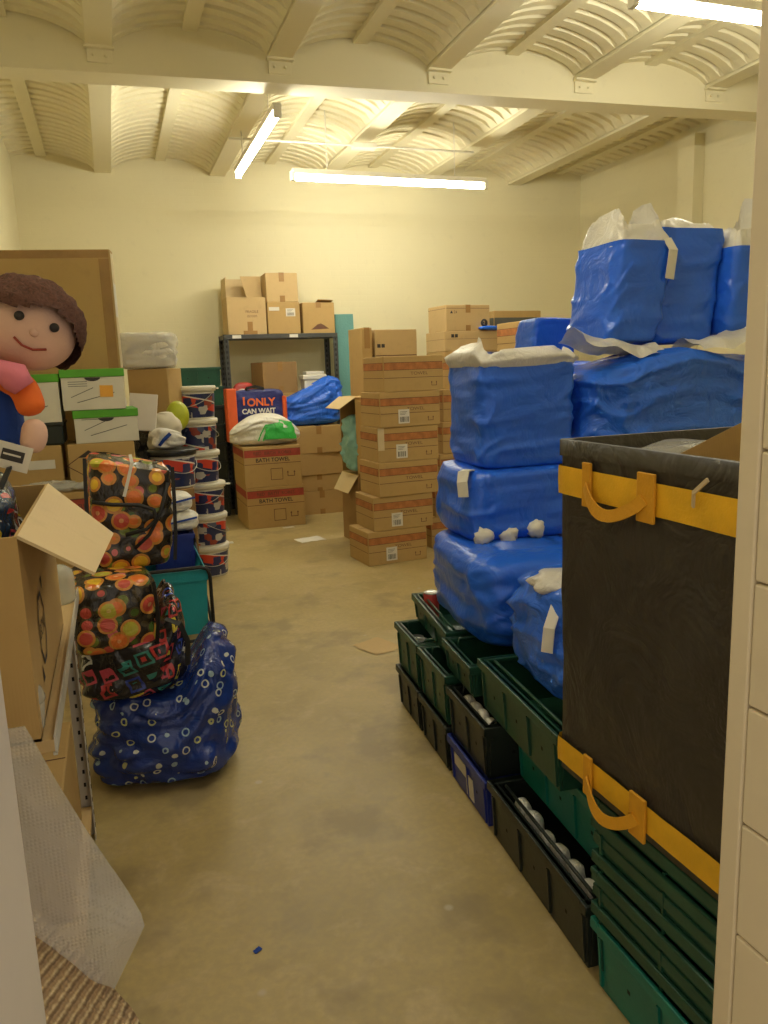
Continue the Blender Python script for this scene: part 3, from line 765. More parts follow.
# ------------------------------------------------------------------ plastic crates
def crate(label, w, d, h, loc, rz=0, m_='crate', group='plastic crates in the row along the aisle', arms=True, name='plastic_crate', cat='crate', handles='xy'):
    t = thing(name, label, cat, loc, rz, group)
    b = MB(); tp = .012; th = .010
    def rect(x, y, z): return [Vector((-x, -y, z)), Vector((x, -y, z)), Vector((x, y, z)), Vector((-x, y, z))]
    X, Y = w/2-.010, d/2-.010
    b.loft([rect(X-tp, Y-tp, 0), rect(X, Y, h), rect(X-th, Y-th, h), rect(X-tp-th, Y-tp-th, th)], m_, True, True, smooth=False)
    sl = tp/h
    for ax, n_, half, other in ((0, max(2, int(w/.19)), X, Y), (1, max(2, int(d/.19)), Y, X)):
        for i in range(n_+1):
            u = (-half+tp+.01)+(2*(half-tp)-.02)*i/n_
            for s_ in (-1, 1):
                p = [(u-.004, s_*(other-tp), .012), (u+.004, s_*(other-tp), .012), (u+.004, s_*(other-tp*.25), h*.78), (u-.004, s_*(other-tp*.25), h*.78)]
                q = [(a, c+s_*.008, z) for a, c, z in p]
                if ax: p = [(c, a, z) for a, c, z in p]; q = [(c, a, z) for a, c, z in q]
                b.loft([[Vector(k) for k in p], [Vector(k) for k in q]], m_, True, True, smooth=False)
        for s_ in (-1, 1):   # small dark slots in the wall
            for i in range(n_):
                u = (-half+tp+.01)+(2*(half-tp)-.02)*(i+.5)/n_
                for zf in (.45,):
                    off = other-tp*(1-zf)+.0012
                    p = [(u-.006, s_*off, h*zf-.006), (u+.006, s_*off, h*zf-.006), (u+.006, s_*(off+sl*.012), h*zf+.006), (u-.006, s_*(off+sl*.012), h*zf+.006)]
                    if ax: p = [(c, a, z) for a, c, z in p]
                    b.quad(p, 'hole')
    b.build('body', t)
    r = MB()
    for (x0, x1, y0, y1) in ((-w/2, w/2, -d/2, -d/2+.03), (-w/2, w/2, d/2-.03, d/2), (-w/2, -w/2+.03, -d/2+.03, d/2-.03), (w/2-.03, w/2, -d/2+.03, d/2-.03)):
        r.box(x0, x1, y0, y1, h-.016, h, m_, None, .003)
    for (x0, x1, y0, y1) in ((-w/2, w/2, -d/2, -d/2+.008), (-w/2, w/2, d/2-.008, d/2), (-w/2, -w/2+.008, -d/2, d/2), (w/2-.008, w/2, -d/2, d/2)):
        r.box(x0, x1, y0, y1, h-.030, h-.012, m_)
    r.build('rim', t)
    if arms:
        long_x = w > d
        for s_ in (-1, 1):
            k = MB()
            if long_x: k.tube([(-w/2+.05, s_*(d/2-.06), h-.02), (-w/2+.06, s_*(d/2-.045), h+.004), (w/2-.06, s_*(d/2-.045), h+.004), (w/2-.05, s_*(d/2-.06), h-.02)], .006, m_)
            else: k.tube([(s_*(w/2-.06), -d/2+.05, h-.02), (s_*(w/2-.045), -d/2+.06, h+.004), (s_*(w/2-.045), d/2-.06, h+.004), (s_*(w/2-.06), d/2-.05, h-.02)], .006, m_)
            k.build('bale_arm', t)
    return t
R4 = 4.3
def fx(y): return 1.175-.075*(3.16-y)      # aisle line of the crate row
def frow(y0, y1, z, h, label, m_, depth=.58):
    return crate(label, depth, (y1-y0), h, (fx((y0+y1)/2)+.004+depth/2, (y0+y1)/2, z), -R4, m_)
frow(3.02, 3.38, 0, .20, 'dark green crate on the floor at the far end of the crate row', 'crate_dark')
frow(3.02, 3.38, .202, .215, 'green crate of white and green tins, stacked at the far end of the row', 'crate')
frow(2.645, 3.01, 0, .20, 'dark crate on the floor, between the far end crate and the blue crate', 'crate_dark')
frow(2.645, 3.01, .202, .215, 'green crate stacked on the dark floor crate next to the far end', 'crate')
tb = frow(2.235, 2.635, 0, .185, 'blue plastic crate with torn white label on the floor', 'crate_blue')
q = MB(); M_ = Matrix.Translation((-.2705, .02, .0)) @ Matrix.Rotation(-math.atan(.012/.185), 4, 'Y')
q.box(-.002, .001, -.07, .0, .02, .11, 'white_card', M_); q.box(-.002, .001, -.01, .12, .085, .135, 'white_card', M_); q.build('torn_label', tb)
frow(2.235, 2.635, .187, .20, 'black crate of small white packets stacked on the blue crate', 'crate_dark')
frow(1.545, 2.225, 0, .205, 'long black crate of white cartons on the floor, nearest in the row', 'crate_dark', .42)
# second and third layers
crate('bright teal green crate between the long black crate and the big green crate', .40, .64, .195, (1.385, 1.90, .207), -4.6, 'crate_teal')
crate('big dark green crate with double rim, right under the near blue sack', .42, .635, .185, (1.335, 2.065, .4035), -5.5, 'crate')
crate('green crate on the third layer behind the black packet crate', .42, .34, .125, (1.365, 2.575, .419), -6, 'crate')
crate('long green crate on the third layer at the far end, under the tall blue stack', .42, .61, .125, (1.46, 3.08, .419), -8, 'crate')
# contents
def packet(name, label, cat, x, y, z, seed, m_='white_bag', w=.06, d=.09, h=.10, rz=0, grp=None):
    t = thing(name, label, cat, (x, y, z), rz, grp)
    b = MB(); sack(b, w, d, h, m_, seed, k=4, ex=3, wr=.008, N=28, R=16); b.build('wrapper', t)
    b = MB(); b.box(-w/2-.004, -w/2+.002, -d*.22, d*.22, h*.3, h*.6, 'plush_blue' if seed % 2 else 'lid_green', None, .001); b.build('printed_label', t)
rnd = random.Random(5)
for i in range(6):
    packet('wrapped_packet', 'white wrapped packet standing in the long black crate on the floor', 'packet', fx(1.7+.085*i)+.075, 1.66+.088*i, .012, i, w=.055, d=.075, h=.17+.015*rnd.random(), rz=rnd.uniform(-12, 12), grp='white packets in the long black crate')
for i in range(4):
    packet('small_packet', 'small white packet in the black crate stacked on the blue crate', 'packet', fx(2.35+.07*i)+.065, 2.345+.07*i, .20, 20+i, w=.05, d=.07, h=.175, rz=rnd.uniform(-12, 12), grp='white packets in the black crate')
def tin(label, x, y, z, m_, h=.11, r=.036, g='tins in the far end crates'):
    t = thing('tin_can', label, 'tin', (x, y, z), 0, g)
    b = MB(); lathe(b, [(r*.96, 0), (r, .004), (r, h-.004), (r*.96, h)], m_, 20); b.build('can', t)
    b = MB(); lathe(b, [(r*.9, h), (r*.99, h+.001), (r*.99, h+.005), (r*.85, h+.003)], 'wire', 20); b.build('lid', t)
tin('tin with white label in the green crate at the far end, nearest the aisle', fx(3.15)+.075, 3.12, .216, 'paper', .15)
tin('tin with green label in the green crate at the far end of the row', fx(3.2)+.085, 3.23, .216, 'lid_green', .15)
tin('second white tin in the green far end crate, nearest the camera side', fx(3.1)+.10, 3.30, .216, 'white_card', .14)
tin('red tin in the long third layer crate at the far end', 1.345, 3.28, .433, 'red_pack', .14)
# nested green crates under the black container
for cx, who in ((1.252, 'aisle side'), (1.665, 'wall side')):
    z = 0
    for i in range(8):
        crate('green nested crate under the black container, %s stack, %s' % (who, ['lowest', 'second from the floor', 'third from the floor', 'fourth from the floor', 'fifth from the floor', 'sixth from the floor', 'seventh from the floor', 'topmost'][i]),
              .40, .53, .20, (cx+.004*(i % 3), 1.27, z), [-1.5, .5, -.5, 0, .8, -.6, .3, 0][i]*.6, 'crate_teal' if i in (0,) else 'crate', 'green nested crates under the black container', i == 7)
        z += .0492

# ------------------------------------------------------------------ black tarpaulin container
bx, by, bz = 1.365, 1.36, .5555
t = thing('bulk_container', 'black tarpaulin container with yellow straps, standing on nested green crates', 'container', (bx, by, bz))
BW, BD, BH = .63, .66, .875
def tarp_rings(w, d, zs, seed, amp=.010, N=120, ex=14):
    out = []
    for z in zs:
        r = []
        for i in range(N):
            a = 2*PI*(i+.5)/N
            ca, sa = math.cos(a), math.sin(a); k = 1/max(abs(ca), abs(sa))
            x, y = max(-1, min(1, ca*k*1.0))*w/2, max(-1, min(1, sa*k))*d/2
            n = Vector((1 if abs(ca) > abs(sa) else 0, 0 if abs(ca) > abs(sa) else 1, 0)); n.x *= math.copysign(1, ca); n.y *= math.copysign(1, sa)
            mid = math.sin(PI*min(1, max(0, z/BH)))
            am = amp*(nz((x*2, y*2, z*1.2), 3, seed)+.5*nz((x*3, y*3, z*1.5), 7, seed))*(.25+.75*mid)
            r.append(Vector((x, y, z))+n*am)
        out.append(r)
    return out
b = MB(); zs = [0.0]+[BH*j/30 for j in range(1, 31)]
R_ = tarp_rings(BW, BD, zs, 3)
b.loft(R_, 'tarp', True, False)
inn = tarp_rings(BW-.02, BD-.02, [BH, .10], 3, .002); b.loft(inn, 'tarp_in', False, True)
b.loft([R_[-1], inn[0]], 'tarp'); b.build('body', t)
b = MB()
b.loft([[p*1.0+Vector((0, 0, dz)) for p in rr] for rr, dz in ((tarp_rings(BW+.012, BD+.012, [BH-.035], 3, .003)[0], 0), (tarp_rings(BW+.012, BD+.012, [BH+.004], 3, .003)[0], 0), (tarp_rings(BW-.03, BD-.03, [BH+.004], 3, .003)[0], 0), (tarp_rings(BW-.03, BD-.03, [BH-.03], 3, .003)[0], 0))], 'tarp'); b.build('rim_hem', t)
def ybands(z0, z1, nm_):
    b = MB(); b.loft([tarp_rings(BW+.014, BD+.014, [z0], 3, .008)[0], tarp_rings(BW+.016, BD+.016, [(z0+z1)/2], 3, .008)[0], tarp_rings(BW+.014, BD+.014, [z1], 3, .008)[0]], 'yellow')
    b.build(nm_, t)
ybands(.745, .815, 'webbing_band'); ybands(.022, .088, 'webbing_band')
xf = -BW/2-.012
for (zc, y1, y2, sag) in ((.79, .185, -.03, -.05), (.06, .165, -.03, -.05)):
    b = MB()
    for yy, ww in ((y1, .032), (y2, .055)):
        b.box(xf-.008, xf, yy-ww/2, yy+ww/2, zc-.06, zc+.045, 'yellow2', None, .002)
    pts = []
    for i in range(17):
        u = i/16; yy = y1+(y2-y1)*u
        pts.append((xf-.010-.022*math.sin(PI*u), yy, zc-.01+sag*math.sin(PI*u)**.8))
    b.strap(pts, [(.25*math.sin(PI*i/16), .1, 1) for i in range(17)], .028, .004, 'yellow2'); b.build('carry_handle', t)
b = MB(); b.strap([(xf-.004, -.17, .785), (xf-.012, -.18, .815), (xf-.016, -.22, .845)], (0, .3, .6), .008, .004, 'tape_pale'); b.build('strap_scuff', t)
# what sticks out of the container
t = open_carton('open cardboard box sticking out of the black container', .42, .34, .80, (1.33, 1.235, .5705), 0, {'r': (.10, -30)}, m_='card', inner='card')
q = MB(); flap(q, (-.21, .17, .80), (.21, .17, .80), (.20, .20, .955), (-.19, .18, .825), .006, 'card'); q.build('flap', t)
t = thing('plastic_bag', 'crumpled clear plastic bag lying inside the black container', 'bag', (1.32, 1.555, .57), 0)
b = MB(); sack(b, .44, .17, .83, 'clear', 5, k=5, ex=3, wr=.04, N=60, R=30); b.build('bag_body', t)

# ------------------------------------------------------------------ blue sacks
GB = 'blue poly sacks piled beyond the black container'
def blue_sack(label, w, d, h, loc, rz, seed, liner=None, hump=None, **k):
    t = thing('blue_sack', label, 'sack', loc, rz, GB)
    b = MB(); ring = sack(b, w, d, h, k.pop('m_', 'blue'), seed, hump=hump, **k); b.build('sack_body', t)
    return t, ring
# front column of three
t, r = blue_sack('blue sack at the bottom of the front stack, slumped into the far green crate', .55, .80, .37, (1.52, 2.815, .547), -6, 1, foot=.92, footf=.3, wr=.018, fr=2.6, k=6, ex=5, crease=.012)
t, r = blue_sack('blue sack in the middle of the front stack, with white tag at its left edge', .53, .46, .31, (1.585, 2.98, .905), -4, 2, wr=.014, fr=2.6, k=7, ex=7, lean=(.06, 0), crease=.014)
b = MB(); b.strap([(-.22, -.13, .30), (-.26, -.17, .30), (-.275, -.19, .26), (-.272, -.195, .20)], (.5, -.8, 0), .05, .004, 'paper'); b.build('white_tag', t)
for (x, z, sd) in ((-.20, .035, 3), (-.09, .03, 4), (.03, .05, 5)):
    b = MB(); b.ball((x, -.225, z), .04, .03, .035, 'paper', 14, nz=.5, fr=2, seed=sd); b.build('white_scrap', t)
t, r = blue_sack('tall blue sack on top of the front stack, white liner folded along its open top', .43, .40, .44, (1.605, 2.98, 1.205), -3, 3, wr=.010, fr=2.4, k=14, ex=9, open_top=True, foot=.96, footf=.2, crease=.011)
b = MB(); ruff(b, [p*1 for p in r], .045, 'liner', 3, out=.03, drop=.03, inw=.03, peaks=lambda a: 1.0+1.3*max(0, math.cos(a-PI*1.05))**6); b.build('liner', t)
b = MB(); sack(b, .36, .34, .41, 'blue', 7, k=6, ex=4, wr=.03, N=50, R=20); o = b.build('filling', t)
# the near low sack
t, r = blue_sack('nearest blue sack, slumped in the big green crate beside the black container', .48, .56, .37, (1.42, 2.025, .5905), -5, 4, foot=.94, footf=.3, wr=.022, fr=3, k=4.5, ex=4, m_='blue2', crease=.016)
b = MB(); b.ball((-.12, .02, .352), .11, .10, .035, 'liner', 26, nz=.3, fr=2.2, seed=2); b.build('liner', t)
b = MB(); b.strap([(-.13, -.02, .33), (-.20, -.08, .315), (-.25, -.13, .26), (-.262, -.14, .19)], (.6, -.6, 0), .035, .004, 'paper'); b.build('white_tag', t)
# hidden supports and the pile behind
t, r = blue_sack('blue sack on the floor beneath the pile, behind the green crates', .60, .58, .66, (2.12, 3.02, 0), 0, 5, wr=.03, k=8, ex=5)
t, r = blue_sack('blue sack wedged between the front stack and the black container', .56, .56, .57, (2.14, 2.93, .655), 0, 6, wr=.02, k=6, ex=5, m_='blue2', crease=.014)
t, r = blue_sack('blue sack on the floor beneath the right end of the pile', .60, .56, .66, (2.74, 3.02, 0), 0, 15, wr=.03, k=8, ex=5)
t, r = blue_sack('blue sack second from the floor at the right end of the pile', .58, .56, .57, (2.73, 3.02, .655), 0, 16, wr=.03, k=8, ex=5)
def wide(P):
    P.z *= 1+.10*math.cos(P.x*7)+.22*sm01((P.x-.25)/.3)*sm01(P.z/.3)
    return P
t, r = blue_sack('widest blue sack lying right above the black container, white film at its open mouth', 1.0, .50, .41, (2.335, 2.96, 1.2265), 0, 7, wr=.03, fr=3, k=6, ex=6, m_='blue2', hump=wide, N=120, crease=.02)
b = MB(); rows = []
for j in range(9):
    rw = []
    for i in range(31):
        u = i/30; x = -.50+.42*u; v_ = j/8
        rw.append(Vector((x, -.20+.22*v_+.03*nz((u*3, v_, 0), 2, 4), .42+.055*math.sin(PI*min(1, v_*1.1))*(1.1-.4*u)+.03*nz((u*2, v_*2, 0), 2, 9)+.06*(1-u)**3)))
    rows.append(rw)
b.loft(rows, 'liner', closed=False); b.build('liner', t)
b = MB(); rows = []
for j in range(9):
    rw = []
    for i in range(31):
        u = i/30; x = .05+.42*u; v_ = j/8
        rw.append(Vector((x, -.24+.24*v_+.03*nz((u*3, v_, 0), 2, 14), .43+.05*math.sin(PI*min(1, v_*1.1))+.03*nz((u*2, v_*2, 0), 2, 19)+.09*u*u)))
    rows.append(rw)
b.loft(rows, 'liner', closed=False); b.build('liner', t)
def top_sack(label, w, d, h, loc, rz, seed, lh, peaks, lean):
    t, r = blue_sack(label, w, d, h, loc, rz, seed, wr=.009, fr=2.4, k=14, ex=8, open_top=True, lean=lean, foot=.97, crease=.009)
    b = MB(); ruff(b, [Vector((p.x*.97, p.y*.97, p.z)) for p in r], lh, 'liner', seed, out=.0, drop=.02, inw=.05, peaks=peaks, rough=.55); b.build('liner', t)
    b = MB(); c = sum(r, Vector())/len(r)
    b.ball((c.x, c.y, h-.05), w*.40, d*.40, .12, 'white_bag', 24, nz=.2, fr=2, seed=seed); b.build('filling', t)
    return t
t = top_sack('left one of the three tall blue sacks standing on top of the pile', .285, .34, .42, (2.13, 3.02, 1.70), 2, 8, .13, lambda a: .8+.7*max(0, math.cos(a))**4+.6*max(0, -math.cos(a))**4, (.17, 0))
b = MB(); b.strap([(.165, -.16, .43), (.175, -.190, .38), (.16, -.188, .26)], (1, 0, 0), .045, .003, 'paper'); b.build('white_tag', t)
t = top_sack('middle one of the three tall blue sacks standing on top of the pile', .34, .34, .49, (2.435, 3.06, 1.69), -4, 9, .05, lambda a: .8+.9*max(0, -math.cos(a+.5))**3, (.08, 0))
t = top_sack('right one of the three tall blue sacks on top, against the door reveal', .33, .34, .38, (2.765, 2.98, 1.72), 0, 10, .20, lambda a: .55+1.0*max(0, math.cos(a-.2))**1.5, (.04, 0))
# small folded sack further back
zz = 0
for i in range(4):
    blue_sack('blue sack in the rear column behind the pile, %s' % nm[i], .5, .4, .415, (2.30, 3.80, zz), 0, 30+i, wr=.02, k=8, ex=5, N=48, R=24); zz += .405
t, r = blue_sack('small upright blue sack behind the front stack, top of the rear column', .27, .20, .235, (2.20, 3.72, 1.6215), 4, 11, wr=.008, k=14, ex=9, lean=(.16, 0))

# ------------------------------------------------------------------ left side: racking and boxes near the camera
t = thing('storage_rack', 'low steel rack with slotted post along the left wall', 'rack', (0, 0, 0))
for (x, y) in ((-.215, 2.78), (-.75, 2.78)):
    b = MB(); b.box(x-.02, x+.02, y-.003, y, 0, .93, 'steel_light'); b.box(x+.017, x+.02, y-.045, y, 0, .93, 'steel_light')
    for k in range(18): b.box(x-.004, x+.004, y-.0042, y-.003, .04+k*.05, .055+k*.05, 'hole')
    for k in range(18): b.box(x+.02, x+.0212, y-.027, y-.019, .04+k*.05, .055+k*.05, 'hole')
    b.build('post', t)
b = MB(); b.box(-.78, -.172, 1.60, 2.80, .885, .91, 'card2'); b.build('shelf_board', t)
b = MB(); b.box(-.172, -.168, 1.60, 2.80, .880, .918, 'steel_light'); b.box(-.176, -.168, 1.60, 2.80, .876, .882, 'steel_light'); b.build('front_rail', t)
b = MB(); b.box(-.78, -.20, 1.75, 2.76, .10, .12, 'card2'); b.build('shelf_board', t)
carton('cardboard box on the bottom board of the low rack at the left', .50, .55, .36, (-.48, 2.42, .121), 0, None, 'plain', 'card', 80)
t = open_carton('large open cardboard box at the left edge, flap stretched out to the right', .56, .80, .42, (-.475, 2.0, .9105), 0, {}, m_='card', inner='cardin')
q = MB(); flap(q, (.28, -.40, .42), (.28, .40, .42), (.445, .25, .285), (.411, -.375, .325), .006, 'cardin')
q.build('flap', t)
q = MB()
M_ = FRt(.2815, -.16, .165)
P8 = [(.075*math.cos(PI/4*i+PI/8), .085*math.sin(PI/4*i+PI/8)) for i in range(8)]
for i in range(8):
    (a0, c0), (a1, c1) = P8[i], P8[(i+1) % 8]
    q.quad([(a0, c0, 0), (a1, c1, 0), (a1*.86, c1*.86, 0), (a0*.86, c0*.86, 0)], 'black_ink', M_)
q.text('BOX', .05, 'black_ink', M_); q.quad([(-.085, -.10, 0), (-.05, -.10, 0), (-.085, -.06, 0)], 'black_ink', M_); q.quad([(.085, .10, 0), (.05, .10, 0), (.085, .06, 0)], 'black_ink', M_)
q.build('printed_mark', t)
t = thing('gift_bag', 'dark cartoon print bag lying in the large open box under the rag doll', 'bag', (-.47, 2.06, .92), 6)
b = MB(); sack(b, .46, .44, .50, 'cartoon', 3, k=6, ex=4, wr=.02); b.build('bag_body', t)
b = MB(); b.strap([(.20, -.20, .47), (.222, -.15, .508), (.225, .0, .512), (.21, .16, .49)], (1, 0, .3), .012, .004, 'black_cloth'); b.build('piping', t)
# plastic jar and tub on the rack edge
t = thing('plastic_jar', 'clear plastic jar with rounded top at the rack edge below the flap', 'jar', (-.222, 2.66, .9105))
b = MB(); lathe(b, [(.05, 0), (.055, .01), (.055, .08), (.05, .105), (.03, .12), (.01, .124)], 'clear_bottle', 28); b.build('jar_body', t)
t = thing('plastic_tub', 'clear round plastic tub with domed lid on the rack beside the door frame', 'tub', (-.2235, 1.66, .9105)); t.scale = (.78, .78, .9)
b = MB(); lathe(b, [(.036, 0), (.042, .01), (.047, .07)], 'clear_bottle', 28); b.build('tub_body', t)
b = MB(); lathe(b, [(.047, .07), (.05, .073), (.05, .082), (.044, .10), (.028, .115), (.01, .12)], 'clear_bottle', 28); b.build('lid', t)
# bubble wrap sheet hanging from the rack edge
b = MB(); rows = []
for th_ in (0, .004):
    rows = []
    for j in range(25):
        v_ = j/24; rw = []
        for i in range(21):
            u = i/20
            xr = -.165+.135*sm01(v_*1.1)*(1 if v_ < .8 else 1-.5*(v_-.8)/.2)  # right edge runs out, then back
            xr = -.205+.175*min(v_/.74, 1)-.09*max(0, (v_-.74)/.26)
            xl = -.42
            x = xl+(xr-xl)*u; z = 1.0-.60*v_
            y = 1.47-.04*v_+.02*nz((u*2, v_*2, 0), 2, 3)+.02*math.sin(u*7)*v_
            rw.append(Vector((x, y+th_, z)))
        rows.append(rw)
    b.loft(rows, 'bubble', closed=False)
tag(b.build('bubble_wrap'), 'sheet of translucent bubble wrap hanging beside the door frame', 'bubble wrap')
# knitted blanket heap
t = thing('knitted_blanket', 'thick beige knitted blanket heaped on the floor beside the door frame', 'blanket', (-.405, 1.33, 0))
b = MB()
def heap(P): P.z *= 1-.42*sm01((P.x+.05)/.42); return P
sack(b, .70, .54, .80, 'knit', 4, k=4, ex=2.6, wr=.03, hump=heap); b.build('blanket_body', t)

# ------------------------------------------------------------------ rag doll (plain)
t = thing('rag_doll', 'large rag doll with brown wool hair, blue top and orange sleeves', 'doll', (-.36, 2.12, 1.4225), 0); t.scale = (.86, .86, .86)
b = MB(); sack(b, .22, .17, .26, 'plush_blue', 2, k=3, ex=2.3, wr=.012, N=48, R=26); 
bd = b.build('torso', t, (.07, 0, 0))
def skin_chain(pts, rad, m_, name, parent, sub=2):
    me = bpy.data.meshes.new(name); me.from_pydata(pts, [(i, i+1) for i in range(len(pts)-1)], [])
    o = bpy.data.objects.new(name, me); COL.objects.link(o); o.parent = parent
    sk = o.modifiers.new('s', 'SKIN')
    for i, r in enumerate(rad): me.skin_vertices[0].data[i].radius = (r, r)
    me.skin_vertices[0].data[0].use_root = True
    sb = o.modifiers.new('u', 'SUBSURF'); sb.levels = sub; sb.render_levels = sub
    sk.use_smooth_shade = True
    me.materials.append(mat(m_)); return o
HC = Vector((.215, -.02, .375))
tilt = Matrix.Translation(HC) @ Matrix.Rotation(math.radians(21), 4, 'Y') @ Matrix.Rotation(math.radians(14), 4, 'Z') @ Matrix.Scale(.95, 4)
b = MB(); b.ball((0, 0, 0), .135, .115, .118, 'skin', 32, M=tilt); b.ball((0, -.112, -.006), .014, .012, .012, 'skin', 12, M=tilt)
head = b.build('head', t)
b = MB()
bm = bmesh.new(); bmesh.ops.create_uvsphere(bm, u_segments=64, v_segments=40, radius=1)
for q_ in list(bm.verts):
    p = q_.co
    if (p.y < -.15 and p.z < .36+.10*math.sin(p.x*5+1) - .35*max(0, -p.x-.6) - 1.1*max(0, p.x-.55)) or p.z < -.62: bm.verts.remove(q_)
for q_ in bm.verts:
    p = q_.co.copy(); k = 1.07+.12*max(0, p.z)+.06*noise.noise(p*5)+.05*noise.noise(p*14)
    q_.co = Vector((p.x*.150, p.y*.128, p.z*.132))*k
b.bm(bm, 'hair', tilt, True); b.build('hair', head)
for x in (-.048, .048):
    b = MB(); b.cyl((x, -.104, .026), (x, -.116, .027), .013, 'black_ink', n=18, M=tilt); b.build('button_eye', head)
b = MB(); b.tube([(-.045, -.1035, -.035), (-.02, -.109, -.05), (.01, -.110, -.053), (.045, -.104, -.04)], .0035, 'red_ink', M=tilt); b.build('stitched_mouth', head)
o = skin_chain([(.14, -.04, .25), (.195, -.10, .215), (.215, -.13, .14)], [.045, .042, .040], 'plush_orange', 'sleeve', t)
skin_chain([(.215, -.132, .135), (.212, -.14, .075), (.19, -.145, .04)], [.034, .040, .030], 'skin', 'hand', o)
o = skin_chain([(-.08, -.03, .21), (-.14, -.06, .15), (-.16, -.08, .08)], [.045, .042, .040], 'plush_orange', 'sleeve', t)
skin_chain([(-.16, -.085, .07), (-.16, -.10, .02), (-.15, -.11, -.01)], [.034, .040, .030], 'skin', 'hand', o)
for s_ in (-1, 1): skin_chain([(s_*.05, -.03, .06), (s_*.06, -.12, .045), (s_*.07, -.20, .045)], [.048, .044, .04], 'plush_yellow', 'trouser_leg', t)
b = MB()
b.tube([(.04, -.10, .25), (.09, -.12, .285), (.13, -.13, .275), (.18, -.15, .245), (.20, -.15, .215)], [.02, .04, .022, .042, .03], 'plush_pink', 14); b.build('neck_scarf', t)
b = MB(); M_ = Matrix.Translation((.155, -.185, .035)) @ Matrix.Rotation(.35, 4, 'Y')
b.box(-.045, .045, -.002, .002, -.035, .035, 'paper', M_); b.box(-.028, .028, -.0032, -.0022, -.012, .018, 'black_ink', M_)
b.box(-.024, .020, -.0038, -.0030, .002, .007, 'paper', M_); b.build('swing_tag', t)

# ------------------------------------------------------------------ archive boxes and the cartons they stand on
carton('red banded carton on the floor beneath the archive boxes', .82, .62, .50, (-.36, 4.86, 0), 0, None, 'towel', 'card', 90)
carton('red banded carton carrying the archive boxes, half hidden by the open box flap', .82, .62, .515, (-.36, 4.86, .501), 0, None, 'towel', 'card', 91)
T0 = 1.0175
carton('low brown carton with black diamond print under the archive boxes', .36, .36, .22, (-.085, 4.86, T0+.03), 2, None, 'diamond', 'card', 92, tape=False)
t = carton('brown carton with white label left of the diamond print carton', .36, .36, .22, (-.47, 4.88, T0+.03), 0, None, 'none', 'card', 93, tape=False)
q = MB(); q.box(.0, .14, -.1825, -.181, .09, .14, 'paper'); q.build('paper_label', t)
t = thing('packing_film', 'crumpled clear packing film spread under the brown cartons', 'film', (-.28, 4.74, T0))
b = MB(); sack(b, .78, .34, .03, 'clear', 5, k=3, ex=3, wr=.006, N=60, R=14); b.ball((-.08, -.15, .03), .16, .05, .03, 'clear', 24, nz=.5, fr=3, seed=1); b.ball((.16, -.16, .025), .14, .04, .025, 'clear', 24, nz=.5, fr=3, seed=2); b.build('film', t)
def archive(label, loc, rz, w=.33, d=.38, h=.215, note=False):
    t = thing('archive_box', label, 'box', loc, rz, 'white archive boxes with green lids')
    b = MB(); b.box(-w/2, w/2, -d/2, d/2, 0, h-.01, 'white_card', None, .003)
    F = -d/2-.001
    for (x0, z0, x1, z1) in ((-.12, .07, .0, .12), (-.09, .04, .11, .09)):
        b.quad([(x0, F, z0), (x1, F, z1), (x1, F, z1+.004), (x0, F, z0+.004)], 'grey_ink')
    for k in range(3): b.quad([(-.13, F, .155-.012*k), (-.03, F, .155-.012*k), (-.03, F, .158-.012*k), (-.13, F, .158-.012*k)], 'grey_ink')
    b.build('body', t)
    l = MB(); l.box(-w/2-.006, w/2+.006, -d/2-.006, d/2+.006, h-.045, h, 'lid_green', None, .004); l.build('lid', t)
    k = MB(); rr = []
    k.loft([[Vector((.042*math.cos(a)*(1 if abs(math.cos(a)) < .9 else 1.0), F-.0002-.0006*j, h-.047-.020*abs(math.sin(a)))) for a in [PI*i/14 for i in range(15)]]+[Vector((0, F-.0002-.0006*j, h-.047))]*0 for j in range(2)], 'black_ink', True, True, smooth=False); k.build('hand_hole', t)
    if note:
        q = MB(); q.box(.03, .10, F-.002, F-.0008, .07, .135, 'note', Matrix.Rotation(.03, 4, 'Y')); q.build('sticky_note', t)
    return t
T1 = T0+.251
archive('white archive box with green lid on the diamond print carton, offset to the right', (-.045, 4.88, T1), 2, .34, .38, .185)
archive('white archive box with green lid and orange sticky note, topmost at the right', (-.09, 4.87, T1+.1865), 0, .33, .38, .225, True)
t = thing('storage_box', 'black plastic box between the left archive box and the brown carton', 'box', (-.47, 4.88, T1), 0)
b = MB(); b.box(-.20, .20, -.18, .18, 0, .11, 'crate_dark', None, .01); b.build('body', t)
b = MB(); b.box(-.207, .207, -.187, .187, .105, .125, 'crate_dark', None, .006); b.build('lid', t)
archive('white archive box with green lid standing behind the rag doll', (-.445, 4.88, T1+.1265), 0, .35, .38, .265)
o = thing('flat_carton', 'very large flat cardboard carton standing upright behind the archive boxes', 'box', (-.345, 5.32, 0), -9)
b = MB(); b.box(-.43, .43, -.05, .05, 0, 2.40, 'card', None, .006); b.build('body', o)
b = MB(); b.box(.36, .42, -.0515, -.0502, .9, 2.345, 'tape'); b.build('edge_tape', o)
b = MB(); b.box(.4302, .4318, -.045, .045, .3, 2.38, 'tape_pale'); b.build('edge_tape', o)
b = MB(); b.box(-.42, .42, -.0515, -.0502, 2.35, 2.395, 'tape'); b.build('edge_tape', o)
b = MB(); b.box(.4319, .4335, -.04, .04, 1.15, 1.50, 'paper'); b.build('shipping_label', o)
b = MB(); b.box(.4319, .4335, -.04, .04, 2.0, 2.2, 'paper'); b.build('shipping_label', o)

